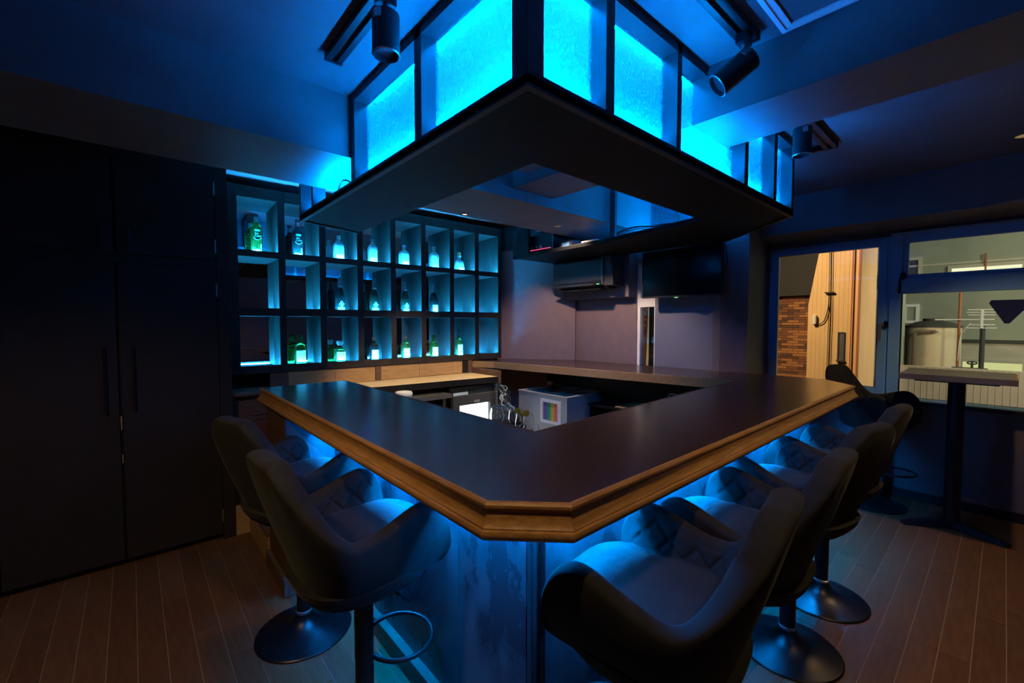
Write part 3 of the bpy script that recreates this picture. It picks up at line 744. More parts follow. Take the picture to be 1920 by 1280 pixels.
def gin_bottle(t, h, wd, cap, lab=True, style=0):
    a = wd/2; q = h/0.235
    lv = [(0.0,a*0.93,a*0.93,5),(0.005,a,a,5),(0.135*q,a,a,5),(0.150*q,a*0.98,a*0.98,4.5),(0.168*q,a*0.80,a*0.80,3.2),(0.182*q,a*0.5,a*0.5,2.4),(0.192*q,0.015,0.015,2),(0.212*q,0.0145,0.0145,2),(0.214*q,0.017,0.017,2),(0.220*q,0.017,0.017,2)]
    P_('body', loft(lv, 32), 'glass_clear', t)
    P_('cap', loft([(0.205*q,0.0158,0.0158,2),(0.234*q,0.0158,0.0158,2),(0.2355*q,0.014,0.014,2)]), cap, t)
    if lab: P_('label', label_patch(a,a,5,0.012*q,0.062*q,-30,42), 'label_white', t)
    P_('upper_band', label_patch(a,a,5,0.105*q,0.118*q,-12,44), 'lit_frame_cap_blue', t)
    if style == 1: P_('print', flat_text('Hana',0.016,0.008,-a-0.002,0.034*q), 'ink', t, smooth=False)
    if style == 2: P_('side_label', label_patch(a,a,5,0.05*q,0.135*q,-46,-6), 'print_cyan', t)
t = bottle('square clear gin bottle with white label on the top shelf, third compartment', 0.80, 2, 0); gin_bottle(t, 0.222, 0.078, 'alu')
t = bottle('square clear bottle with written white label on the top shelf, fourth compartment', 1.097, 2, -4); gin_bottle(t, 0.236, 0.076, 'dark_grey', True, 1)
t = bottle('square clear bottle with blue neck on the top shelf, fifth compartment', 1.40, 2, 2); gin_bottle(t, 0.206, 0.082, 'lit_frame_cap_blue')
t = bottle('square clear bottle with pale side label on the top shelf, sixth compartment', 1.722, 2, -6); gin_bottle(t, 0.230, 0.080, 'alu', False, 2)
t = bottle('low clear decanter bottle with spout on the top shelf, seventh compartment', 2.014, 2)
P_('body', loft([(0,0.043,0.043,5),(0.006,0.045,0.045,5),(0.06,0.043,0.043,5),(0.105,0.036,0.036,4),(0.118,0.030,0.030,3),(0.126,0.018,0.018,2),(0.150,0.0165,0.0165,2),(0.163,0.022,0.022,2),(0.168,0.022,0.022,2)], 32), 'glass_clear', t)
P_('stopper', loft([(0.166,0.017,0.017,2),(0.19,0.0185,0.0185,2),(0.202,0.017,0.017,2)]), 'oak_light', t)
P_('label', label_patch(0.0445,0.0445,5,0.010,0.040,-10,44), 'label_white', t)
P_('print', flat_text('NEW',0.013,0.01,-0.0455,0.072), 'label_white', t, smooth=False)
def champagne(t, glass, label_kind):
    lv = [(0,0.038,0.038,2),(0.004,0.0425,0.0425,2),(0.11,0.0428,0.0428,2),(0.14,0.040,0.040,2),(0.17,0.033,0.033,2),(0.20,0.0235,0.0235,2),(0.23,0.0165,0.0165,2),(0.262,0.0145,0.0145,2)]
    P_('body', loft(lv), glass, t)
    P_('foil', loft([(0.205,0.0232,0.0232,2),(0.235,0.0170,0.0170,2),(0.27,0.0155,0.0155,2),(0.285,0.0165,0.0165,2),(0.294,0.0150,0.0150,2),(0.297,0.010,0.010,2)]), 'dark_grey', t)
    if label_kind == 0:
        P_('base_label', label_patch(0.0426,0.0426,2,0.008,0.042,-40,40), 'print_cyan', t)
        cl = []
        for cx, cz in ((-0.011,0.068),(0.011,0.068),(0,0.084)):
            cl.append(tube([(cx+0.0085*math.cos(2*PI*k/14), -0.0438, cz+0.0085*math.sin(2*PI*k/14)) for k in range(14)], 0.0018, 5, True))
        cl.append(tube([(0,-0.0438,0.075),(0,-0.0438,0.050)], 0.002, 5)); cl.append(tube([(-0.009,-0.0438,0.05),(0.009,-0.0438,0.05)], 0.002, 5))
        P_('club_emblem', merge(*cl), 'label_white', t, label='pale three-ring emblem')
        P_('neck_emblem', label_patch(0.0205,0.0205,2,0.212,0.224,-40,40), 'alu', t)
    else:
        P_('shield_label', label_patch(0.0428,0.0428,2,0.012,0.085,-38,38), 'label_white', t)
t = bottle('near-black champagne bottle with ring emblem on the middle shelf, leftmost of the bottles there', 0.805, 1); champagne(t, 'glass_dark', 0)
t = bottle('dark green champagne bottle with ring emblem on the middle shelf, second bottle', 1.106, 1); champagne(t, 'glass_champagne', 0)
t = bottle('dark green champagne bottle with ring emblem on the middle shelf, third bottle', 1.406, 1); champagne(t, 'glass_champagne', 0)
t = bottle('black champagne bottle with white shield label on the middle shelf', 1.713, 1); champagne(t, 'glass_dark', 1)
def whisky(t, h, wd, glass, capm, sq=3.0, cap='round'):
    a = wd/2; q = h/0.225
    lv = [(0,a*0.93,a*0.93,sq),(0.005,a,a,sq),(0.130*q,a,a,sq),(0.145*q,a*0.95,a*0.95,sq),(0.158*q,a*0.74,a*0.74,2.4),(0.168*q,a*0.45,a*0.45,2),(0.176*q,0.0155,0.0155,2),(0.20*q,0.015,0.015,2)]
    P_('body', loft(lv, 32), glass, t)
    P_('cap', loft([(0.19*q,0.0172,0.0172,2),(0.222*q,0.0172,0.0172,2),(0.225*q,0.015,0.015,2)]), capm, t)
    P_('label', label_patch(a,a,sq,0.022*q,0.105*q,-42,44), 'label_white', t)
    P_('brush_writing', strokes(a*0.52, -a-0.0022, 0.075*q, 1.0), 'ink', t, smooth=False)
    P_('small_print', merge(*[box(-a*0.55,-a*0.05,-a-0.0022,-a-0.0016,z,z+0.0012) for z in (0.05*q,0.06*q,0.07*q)]), 'ink', t, smooth=False)
t = bottle('green whisky bottle with wide green cap on the bottom shelf, leftmost of the bottles there', 0.478, 0)
a = 0.042
P_('body', loft([(0,a*0.95,a*0.95,4),(0.006,a,a,4),(0.14,a,a,4),(0.158,a*0.93,a*0.93,3.4),(0.172,a*0.7,a*0.7,2.6),(0.180,0.022,0.022,2),(0.20,0.021,0.021,2)], 32), 'glass_green', t)
P_('cap', loft([(0.186,0.0245,0.0245,2),(0.243,0.0245,0.0245,2),(0.247,0.022,0.022,2)]), 'glass_amber', t)
P_('label', label_patch(a,a,4,0.030,0.122,-40,43), 'label_white', t); P_('brush_writing', strokes(a*0.6,-a-0.0022,0.085,1.2), 'ink', t, smooth=False)
t = bottle('squat whisky decanter with faceted glass stopper on the bottom shelf', 0.795, 0)
P_('body', loft([(0,0.040,0.040,4),(0.006,0.043,0.043,4),(0.105,0.043,0.043,4),(0.118,0.039,0.039,3.4),(0.128,0.024,0.024,2.4),(0.134,0.016,0.016,2),(0.15,0.015,0.015,2)], 32), 'glass_amber', t)
P_('stopper', loft([(0.15,0.012,0.012,2),(0.156,0.019,0.019,6),(0.168,0.025,0.025,8),(0.188,0.025,0.025,8),(0.192,0.021,0.021,8)], 16), 'glass_clear', t)
P_('label', label_patch(0.043,0.043,4,0.028,0.098,-40,42), 'label_white', t); P_('brush_writing', strokes(0.016,-0.0455,0.078,0.9), 'ink', t, smooth=False)
t = bottle('whisky bottle with white label and gold shoulder on the bottom shelf, fourth compartment', 1.098, 0); whisky(t, 0.220, 0.082, 'glass_dark', 'dark_grey', 2.4)
P_('shoulder_band', label_patch(0.028,0.028,2.2,0.150,0.158,-60,60), 'gold_foil', t)
t = bottle('green whisky bottle with white label on the bottom shelf, fifth compartment', 1.406, 0); whisky(t, 0.224, 0.082, 'glass_amber', 'dark_grey', 2.6)
t = bottle('green whisky bottle with white label on the bottom shelf, sixth compartment', 1.711, 0); whisky(t, 0.227, 0.082, 'glass_green', 'glass_green', 2.4)
P_('shoulder_band', label_patch(0.028,0.028,2.2,0.152,0.160,-60,60), 'gold_foil', t)
t = bottle('tall dark bottle with slanted stripes on its label, bottom shelf, rightmost bottle', 2.004, 0)
P_('body', loft([(0,0.036,0.036,2.4),(0.005,0.039,0.039,2.4),(0.150,0.040,0.040,2.4),(0.165,0.036,0.036,2.2),(0.182,0.022,0.022,2),(0.20,0.0155,0.0155,2),(0.235,0.0145,0.0145,2)]), 'glass_amber', t)
P_('cap', loft([(0.215,0.0165,0.0165,2),(0.276,0.0155,0.0155,2),(0.279,0.013,0.013,2)]), 'dark_grey', t)
P_('label', label_patch(0.0395,0.0395,2.4,0.010,0.122,-42,42), 'label_white', t)
sb = bmesh.new()
for k, zz in enumerate((0.028,0.044,0.055)):
    q = box(-0.022,0.022,-0.0003,0.0003,-0.0022,0.0022); xf(q, Matrix.Translation((0.002,-0.0415,zz)) @ Matrix.Rotation(-0.75,4,'Y')); merge(sb, q)
P_('stripes', sb, 'ink', t, smooth=False)

# ================================================================== BACK BENCH UNDER THE SHELF
bn = thing('back_bench', 'pale timber back bench with wood panel splashback below the bottle shelf', 'bench', (1.8, 3.55, ZB))
part('worktop', prism([(0.78,3.41),(2.66,3.235),(2.66,3.735),(0.78,3.80)], 0.905, 0.93), 'pale_board', bn)
part('front_edge', prism([(0.78,3.404),(2.66,3.229),(2.66,3.2335),(0.78,3.4085)], 0.875, 0.9305), 'board_black', bn)
def lloc(xa, xb, ya, yb, za, zb, bev=0.001):
    q = box(xa, xb, ya, yb, za, zb, bev=bev); return xf(q, Matrix.Translation((SH.x, SH.y, 0)) @ Matrix.Rotation(SHR, 4, 'Z'))
for xa, xb in ((0.375,0.728),(0.731,1.078),(1.135,1.512),(1.515,1.888),(1.891,2.00)):
    part('splash_panel', lloc(xa, xb, 0.012, 0.03, 0.934, 1.06), 'oak_light', bn)
part('splash_post', lloc(1.081, 1.132, 0.004, 0.03, 0.934, 1.063), 'dark_wood', bn)
part('splash_panel', lloc(0.245, 0.372, 0.012, 0.03, 0.934, 1.06), 'dark_wood', bn)
part('socket_plate', lloc(2.003, 2.066, 0.008, 0.03, 0.936, 1.058), 'black_paint', bn)
part('splash_post', lloc(2.069, 2.115, 0.004, 0.03, 0.934, 1.063), 'dark_wood', bn)
part('end_panel', prism([(2.665,3.235),(2.70,3.235),(2.70,3.69),(2.665,3.70)], 0.86, 0.985), 'dark_wood', bn)
part('leg', box(2.64, 2.665, 3.245, 3.275, ZB, 0.90, bev=0.002), 'steel', bn)
part('leg', box(0.80, 0.83, 3.44, 3.47, ZB, 0.90, bev=0.002), 'steel', bn)
part('back_panel', prism([(0.78,3.80),(2.66,3.735),(2.66,3.75),(0.78,3.815)], ZB, 0.90), 'black_paint', bn)

# low cabinet in the passage between cupboards and bar
lc = thing('low_cabinet', 'low dark wooden cabinet with brown top in the passage beside the cupboards', 'cabinet', (0.62, 3.60, ZB))
part('body', box(0.51, 0.765, 3.50, 3.72, ZB+0.001, 0.945, bev=0.002), 'dark_wood', lc)
part('top', box(0.50, 0.77, 3.44, 3.72, 0.945, 0.965, bev=0.003), 'dark_wood', lc)
dr = part('drawer', box(0.545, 0.75, 3.49, 3.50, 0.76, 0.90, bev=0.002), 'dark_wood', lc); part('handle', box(0.62, 0.715, 3.478, 3.492, 0.80, 0.808), 'steel', dr)
dr = part('door', box(0.545, 0.75, 3.49, 3.50, 0.25, 0.575, bev=0.002), 'dark_wood', lc)
mat('reddish_box', (0.15,0.05,0.04), 0.5)
part('middle_panel', box(0.56, 0.735, 3.492, 3.50, 0.60, 0.74, bev=0.002), 'reddish_box', lc)
part('ledge', box(0.545, 0.75, 3.48, 3.50, 0.583, 0.592), 'steel', lc)

# ================================================================== CUPBOARDS
cb = thing('tall_cupboard', 'tall matte black built-in cupboard with four doors left of the bar', 'cupboard', (-0.06, 3.6, 0))
part('body', merge(box(-2.58,0.425,3.435,3.94,0.03,ZC-0.02), box(-2.58,0.425,3.46,3.94,0.0,0.03)), 'black_paint', cb)
part('side_stile', box(0.429, 0.497, 3.412, 3.94, 0.0, ZC-0.02, bev=0.001), 'charcoal_door', cb)
part('mid_rail', box(-2.58, 0.427, 3.414, 3.436, 1.803, 1.852), 'charcoal_door', cb)
part('top_rail', box(-2.58, 0.427, 3.414, 3.436, 2.42, ZC-0.02), 'charcoal_door', cb)
dx = [(-2.05,-1.56),(-1.555,-1.06),(-1.055,-0.552),(-0.547,-0.067),(-0.052,0.425)]
for i, (xa, xb) in enumerate(dx):
    dl = part('door', box(xa, xb, 3.410, 3.434, 0.045, 1.80, bev=0.0015), 'charcoal_door', cb)
    du = part('upper_door', box(xa, xb, 3.410, 3.434, 1.855, 2.417, bev=0.0015), 'charcoal_door', cb)
    hx = xb-0.055 if i % 2 else xa+0.055
    for dd, za, zb in ((dl,0.93,1.31),(du,1.868,2.01)):
        part('handle', merge(tube([(hx,3.385,za),(hx,3.385,zb)], 0.006, 8), tube([(hx,3.385,za+0.02),(hx,3.412,za+0.02)],0.004,6), tube([(hx,3.385,zb-0.02),(hx,3.412,zb-0.02)],0.004,6)), 'black_metal', dd, smooth=40)
    if i == 4:
        for dd, zz in ((dl,(0.12,1.62)),(du,(1.90,2.27))):
            for z in zz: part('hinge', box(0.421, 0.429, 3.404, 3.411, z, z+0.09), 'steel', dd)
# odds and ends glimpsed through the gap between the two lower doors
for k, (z, m_, lb_) in enumerate(((0.82,'oak_light','pale box edge glimpsed through the cupboard gap'),(0.62,'alu','silver tin glimpsed low in the cupboard gap'),(0.30,'glass_green','green bottle glimpsed at the bottom of the cupboard gap'))):
    solo('stored_item', box(-0.063,-0.056,3.418,3.434,z,z+0.05+0.03*(k==0),bev=0.001), m_, lb_, 'item')

# ================================================================== INSIDE THE BAR
fr = thing('chest_freezer', 'white open-topped chest freezer with a rainbow poster inside the bar', 'freezer', (3.05, 2.77, ZB))
part('body', merge(box(2.80,3.33,2.47,2.50,ZB+0.001,0.795,bev=0.004), box(2.80,3.33,3.06,3.09,ZB+0.001,0.795,bev=0.004), box(2.80,2.83,2.50,3.06,ZB+0.001,0.795,bev=0.004), box(3.30,3.33,2.50,3.06,ZB+0.001,0.795,bev=0.004), box(2.83,3.30,2.50,3.06,ZB+0.001,0.30)), 'freezer_white', fr)
part('liner', box(2.832, 3.298, 2.502, 3.058, 0.30, 0.76), 'freezer_inner', fr)
part('rim', merge(box(2.795,3.335,2.465,2.50,0.795,0.806,bev=0.002), box(2.795,3.335,3.06,3.095,0.795,0.806,bev=0.002), box(2.795,2.83,2.50,3.06,0.795,0.806), box(3.30,3.335,2.50,3.06,0.795,0.806)), 'freezer_white', fr)
for y in (2.68, 2.93): part('lid_bar', tube([(2.86,y+0.02,0.812),(3.29,y-0.02,0.812)], 0.006, 6), 'cable_black', fr)
# poster: soft rainbow print with lettering
def poster_mat():
    m = bpy.data.materials.new('rainbow_print'); m.use_nodes = True; MATS['rainbow_print'] = m
    nt = m.node_tree; N = nt.nodes.new; L = nt.links.new; b = nt.nodes['Principled BSDF']; b.inputs['Roughness'].default_value = 0.7
    tc = N('ShaderNodeTexCoord'); sp = N('ShaderNodeSeparateXYZ'); L(tc.outputs['Generated'], sp.inputs[0])
    r = N('ShaderNodeValToRGB'); cr = r.color_ramp
    stops = [(0.0,(0.8,0.8,0.8)),(0.10,(0.75,0.08,0.05)),(0.27,(0.75,0.22,0.05)),(0.36,(0.6,0.5,0.04)),(0.48,(0.08,0.4,0.05)),(0.62,(0.02,0.2,0.3)),(0.80,(0.07,0.06,0.25)),(0.92,(0.2,0.08,0.2)),(1.0,(0.8,0.8,0.8))]
    cr.elements[0].position = stops[0][0]; cr.elements[0].color = (*stops[0][1],1); cr.elements[1].position = 1.0; cr.elements[1].color = (*stops[-1][1],1)
    for p, c in stops[1:-1]: e = cr.elements.new(p); e.color = (*c,1)
    L(sp.outputs[1], r.inputs[0]); L(r.outputs[0], b.inputs['Base Color']); return m
poster_mat()
po = thing('poster', 'white paper poster with a blurred rainbow and black letters on the freezer', 'poster', (2.7985, 2.66, 0.58))
part('sheet', box(2.7965, 2.7985, 2.537, 2.790, 0.545, 0.765), 'paper', po)
part('rainbow_print', box(2.7955, 2.7968, 2.565, 2.765, 0.575, 0.735), 'rainbow_print', po, label='blurred rainbow print')
b = text_bm('ASSIZA', 0.05, 0.0003); xf(b, Matrix.Translation((2.795, 2.665, 0.70)) @ Matrix.Rotation(-PI/2,4,'Z') @ Matrix.Rotation(PI/2,4,'X')); part('lettering', b, 'ink', po)
b = text_bm('1', 0.025, 0.0003); xf(b, Matrix.Translation((2.795, 2.562, 0.665)) @ Matrix.Rotation(-PI/2,4,'Z') @ Matrix.Rotation(PI/2,4,'X')); part('lettering', b, 'ink', po)

fg = thing('undercounter_fridge', 'black undercounter fridge with bright white lit glass door', 'fridge', (2.36, 3.45, ZB))
part('body', merge(box(2.13,2.16,3.26,3.68,ZB+0.001,0.86), box(2.60,2.63,3.26,3.68,ZB+0.001,0.86), box(2.16,2.60,3.26,3.68,0.83,0.86), box(2.16,2.60,3.26,3.68,ZB+0.001,0.24), box(2.16,2.60,3.66,3.68,0.24,0.83)), 'gear_black', fg)
part('interior', box(2.162, 2.598, 3.645, 3.659, 0.242, 0.74), 'white_plastic', fg)
part('light_panel', box(2.207, 2.558, 3.262, 3.272, 0.285, 0.698), 'fridge_light', fg, label='bright white light panel')
for z in (0.45, 0.60): part('wire_shelf', box(2.165, 2.595, 3.30, 3.60, z, z+0.006), 'steel', fg)
df = part('door', merge(box(2.135,2.205,3.222,3.255,ZB+0.04,0.79,bev=0.002), box(2.56,2.625,3.222,3.255,ZB+0.04,0.79,bev=0.002), box(2.205,2.56,3.222,3.255,0.70,0.79), box(2.205,2.56,3.222,3.255,ZB+0.04,0.28)), 'dark_grey', fg)
part('door_glass', box(2.205, 2.56, 3.235, 3.240, 0.28, 0.70), 'fridge_glass', df)
part('handle', box(2.36, 2.42, 3.208, 3.222, 0.715, 0.735, bev=0.002), 'alu', df)
sk = thing('steel_sink_unit', 'stainless steel sink unit under the pale back bench', 'sink', (1.70, 3.45, ZB))
part('body', box(1.32, 2.10, 3.285, 3.70, ZB+0.001, 0.70, bev=0.003), 'freezer_white', sk)
part('deck', box(1.30, 2.11, 3.20, 3.70, 0.79, 0.825, bev=0.004), 'steel', sk)
part('leg', box(2.07, 2.10, 3.29, 3.32, 0.70, 0.79), 'steel', sk); part('leg', box(1.32, 1.35, 3.29, 3.32, 0.70, 0.79), 'steel', sk)
solo('mixing_bowl', lathe([(0,0.826),(0.05,0.826),(0.07,0.85),(0.072,0.872),(0.066,0.885),(0.0,0.89)], 24, c=(1.665,3.243,0.0)), 'white_plastic', 'white upturned bowl on the steel sink unit', 'bowl', smooth=True)

# inner worktop with glasses
iw = thing('inner_worktop', 'low steel worktop inside the front corner of the bar', 'worktop', (1.7, 1.6, ZB))
part('top', prism([(1.12,1.15),(2.3,1.20),(2.3,1.62),(1.72,2.1),(1.12,2.1)], 0.735, 0.76), 'steel', iw)
part('leg', box(2.25,2.28,1.56,1.59,ZB+0.001,0.735), 'steel', iw); part('leg', box(1.66,1.69,2.06,2.09,ZB+0.001,0.735), 'steel', iw)
def wine_glass(label, x, y, h=0.185, r=0.045, tilt=None):
    t = thing('wine_glass', label, 'glass', (x, y, 0.7605), 0, 'glasses drying inside the bar')
    P_('foot', lathe([(0,0),(0.034,0),(0.034,0.002),(0.006,0.006),(0,0.006)], 24), 'glass_wine', t)
    P_('stem', lathe([(0,0.005),(0.0045,0.005),(0.004,h*0.40),(0,h*0.40)], 12), 'glass_wine', t)
    z0 = h*0.39
    P_('bowl', lathe([(0,z0),(0.012,z0+0.004),(r*0.8,z0+0.028),(r,z0+0.055),(r*0.97,z0+0.08),(r*0.82,h),(r*0.79,h),(r*0.94,z0+0.08),(r*0.965,z0+0.055),(r*0.77,z0+0.03),(0.0,z0+0.006)], 28), 'glass_wine', t)
wine_glass('large round wine glass at the front corner inside the bar, in front of the others', 1.585, 1.70, 0.20, 0.052)
wine_glass('wine glass inside the bar behind the largest glass, beside the lit fridge', 1.66, 1.85, 0.195, 0.046)
wine_glass('wine glass inside the bar nearest the inner counter corner', 1.50, 1.56, 0.175, 0.044)
wine_glass('wine glass inside the bar farthest to the left of the drying group', 1.61, 1.97, 0.185, 0.042)
lm = thing('yellow_ornament', 'small bright yellow twin-lobed ornament beside the drying glasses', 'ornament', (1.78, 1.93, 0.7605))
for dx_, dy_, dz_, rr in ((-0.018,0.022,0.150,0.020),(0.016,-0.016,0.138,0.021),(0.004,0.010,0.125,0.014)):
    b = bmesh.new(); bmesh.ops.create_icosphere(b, subdivisions=3, radius=rr)
    for v in b.verts: v.co *= 1+0.14*math.sin(7*math.atan2(v.co.y, v.co.x))*math.cos(5*v.co.z/rr)
    xf(b, Matrix.Translation((dx_,dy_,dz_))); P_('lobe', b, 'lemon', lm)
P_('stem', lathe([(0,0),(0.02,0),(0.006,0.02),(0.004,0.13),(0,0.13)], 12), 'cable_grey', lm)
# tangle of cables and plugs by the freezer
ct = thing('cable_tangle', 'tangle of thin black and teal cables hanging between the pale bench and the freezer', 'cables', (2.5, 3.0, 0.56))
for k in range(9):
    rnd = random.Random(40+k); p0 = Vector((2.60,3.19,0.86)); p = [p0+Vector((rnd.uniform(-0.02,0.05),rnd.uniform(-0.04,0.02),0))]
    for j in range(1,6): p.append(Vector((2.62-0.07*j+rnd.uniform(-0.05,0.05), 3.12-0.10*j+rnd.uniform(-0.07,0.07), 0.86-0.032*j+rnd.uniform(-0.02,0.03))))
    part('cable', tube(curve_pts(p, 8), 0.0035+0.001*(k%2), 6), ('cable_black','cable_black','cable_grey')[k%3], ct, smooth=True)
cl = thing('cable_bundle', 'coiled teal grey cable bundle in front of the lit fridge', 'cable', (2.18,2.62,0.62))
for k in range(6):
    a = k*0.5; ring = [(2.18+0.07*math.cos(t)*math.cos(a)+0.02*math.sin(2*t+k), 2.62+0.07*math.sin(t), 0.70+0.06*math.cos(t)*math.sin(a)+0.012*k) for t in [2*PI*i/22 for i in range(22)]]
    part('loop', tube(ring, 0.004, 6, True), 'cable_grey', cl, smooth=True)
cn = thing('low_crate', 'black crate holding the cable bundle', 'crate', (2.18,2.62,ZB))
part('body', box(2.05,2.31,2.49,2.75,ZB+0.001,0.62,bev=0.004), 'gear_black', cn); part('lid', box(2.04,2.32,2.48,2.76,0.62,0.636,bev=0.003), 'gear_black', cn)
pt = thing('power_tap', 'white power strip hanging by its cord from the end of the pale bench', 'power strip', (2.66,3.19,0.73))
part('body', box(2.640,2.690,3.145,3.175,0.70,0.80,bev=0.005), 'white_plastic', pt)
part('socket', box(2.648,2.682,3.140,3.146,0.72,0.75), 'cable_black', pt)
part('cord', tube([(2.665,3.16,0.797),(2.665,3.19,0.85),(2.668,3.222,0.878)], 0.004, 6), 'cable_black', pt)
wo = thing('wall_adapter', 'white plug adapter on the dark partition behind the freezer', 'plug', (3.35,3.18,0.76))
part('body', box(3.315,3.358,3.15,3.205,0.755,0.83,bev=0.006), 'white_plastic', wo)
part('pins', merge(box(3.31,3.316,3.165,3.17,0.78,0.80), box(3.31,3.316,3.185,3.19,0.78,0.80)), 'cable_black', wo)
ls = thing('low_shelf', 'black low shelf with brown wooden end under the far counter arm', 'shelf', (3.2, 2.0, ZB))
part('board', box(3.02, 3.355, 1.26, 2.42, 0.72, 0.74), 'board_black', ls)
part('wood_end', box(3.03, 3.35, 1.80, 2.14, 0.7405, 0.752, bev=0.002), 'oak_mould', ls)
for y in (1.28, 2.40): part('side', box(3.04, 3.35, y, y+0.015, ZB+0.001, 0.72), 'board_black', ls)
gt = thing('tap', 'small chrome tap standing at the inner side of the right counter arm', 'tap', (3.20,1.75,0.753))
part('spout', tube([(3.22,1.76,0.753),(3.22,1.76,0.87),(3.21,1.74,0.885),(3.19,1.68,0.885),(3.19,1.67,0.87)], 0.006, 8), 'steel', gt, smooth=True); part('base', lathe([(0,0.0),(0.016,0.0),(0.016,0.012),(0,0.012)],16,c=(3.22,1.76,0.7525)), 'steel', gt)

# ================================================================== TELEVISION AND AIR CONDITIONER
tv = thing('television', 'black flat television hanging above the far counter arm', 'television', (3.45, 1.81, 1.66))
part('screen', box(3.455, 3.462, 1.475, 2.155, 1.682, 2.068), 'tv_black', tv, label='glossy black screen')
part('bezel', merge(box(3.452,3.50,1.466,1.476,1.668,2.078,bev=0.002), box(3.452,3.50,2.154,2.164,1.668,2.078,bev=0.002), box(3.452,3.50,1.476,2.154,1.668,1.682), box(3.452,3.50,1.476,2.154,2.068,2.078)), 'gear_black', tv)
part('back_cover', box(3.4625, 3.53, 1.52, 2.11, 1.70, 2.05, bev=0.01), 'gear_black', tv)
part('mount', box(3.53, 3.60, 1.74, 1.88, 1.86, ZS+0.0, bev=0.003), 'black_metal', tv)
part('sensor_bar', box(3.448, 3.456, 1.80, 1.86, 1.655, 1.670, bev=0.002), 'gear_black', tv)
for y in (1.823, 1.838): part('status_light', box(3.4455, 3.4485, y, y+0.006, 1.660, 1.666), 'green_led', tv, label='tiny green light')
cable('cable', [(3.50,1.46,2.06),(3.49,1.45,2.02),(3.50,1.445,1.92),(3.51,1.462,1.84)], 0.004, 'cable_black', 'black cable hanging beside the television')
ac = thing('air_conditioner', 'black wall air conditioner with green status light in the corner above the bar', 'air conditioner', (3.45, 2.92, 1.77))
prof = [(3.54,1.785),(3.43,1.78),(3.355,1.81),(3.335,1.855),(3.335,2.05),(3.36,2.08),(3.54,2.085)]
b = bmesh.new(); A = [b.verts.new((x,2.50,z)) for x,z in prof]; B = [b.verts.new((x,3.14,z)) for x,z in prof]
for i in range(7): b.faces.new((A[i],A[(i+1)%7],B[(i+1)%7],B[i]))
b.faces.new(A); b.faces.new(B[::-1]); part('body', b, 'ac_body', ac, smooth=30)
part('end_cap', box(3.345, 3.535, 2.40, 2.50, 1.80, 2.082, bev=0.012), 'ac_body', ac)
fl_ = part('louvre', box(3.345, 3.44, 2.55, 3.11, 1.767, 1.777, bev=0.002), 'gear_black', ac)
part('vent_line', box(3.332, 3.337, 2.55, 3.12, 1.84, 1.847), 'gear_black', ac)
part('panel_seam', box(3.331, 3.3355, 2.512, 2.518, 1.815, 2.075), 'steel', ac)
part('display', box(3.329, 3.336, 2.53, 2.62, 1.81, 1.855, bev=0.002), 'gear_black', ac)
for y in (2.545, 2.562): part('status_light', box(3.3265, 3.3295, y, y+0.009, 1.815, 1.821), 'green_led', ac, label='tiny green light')

# ================================================================== TALL TABLE
tt = thing('tall_table', 'tall square bistro table with brown edge and black pedestal by the window', 'table', (4.33, 0.20, 0))
part('top', box(4.06, 4.60, -0.055, 0.475, 1.083, 1.098, bev=0.002), 'table_top', tt)
part('edge_band', merge(box(4.05,4.06,-0.065,0.485,1.060,1.0975), box(4.60,4.61,-0.065,0.485,1.060,1.0975), box(4.06,4.60,-0.065,-0.055,1.060,1.0975), box(4.06,4.60,0.475,0.485,1.060,1.0975)), 'table_edge', tt)
part('underside', box(4.06, 4.60, -0.055, 0.475, 1.060, 1.0825), 'dark_wood', tt)
part('column', lathe([(0.0,0.03),(0.045,0.03),(0.045,1.055),(0.0,1.055)], 28, c=(4.33,0.21,0)), 'black_metal', tt, smooth=30)
part('spider', box(4.13, 4.53, 0.01, 0.41, 1.045, 1.06), 'black_metal', tt)
for k in range(3):
    a = math.radians(127+120*k); d = Vector((math.cos(a), math.sin(a), 0)); n_ = Vector((-d.y, d.x, 0)); o_ = Vector((4.33,0.21,0)); b = bmesh.new(); R = []
    for rr, hw, za, zb in ((0.0,0.036,0.012,0.055),(0.10,0.034,0.010,0.050),(0.24,0.030,0.004,0.034),(0.275,0.030,0.001,0.028),(0.30,0.020,0.001,0.020)):
        c = o_+d*rr; R.append([b.verts.new(c+n_*hw+Vector((0,0,za))), b.verts.new(c-n_*hw+Vector((0,0,za))), b.verts.new(c-n_*hw*0.7+Vector((0,0,zb))), b.verts.new(c+n_*hw*0.7+Vector((0,0,zb)))])
    for P, Q in zip(R, R[1:]):
        for i in range(4): b.faces.new((P[i],P[(i+1)%4],Q[(i+1)%4],Q[i]))
    b.faces.new(R[0][::-1]); b.faces.new(R[-1]); part('foot', b, 'black_metal', tt)

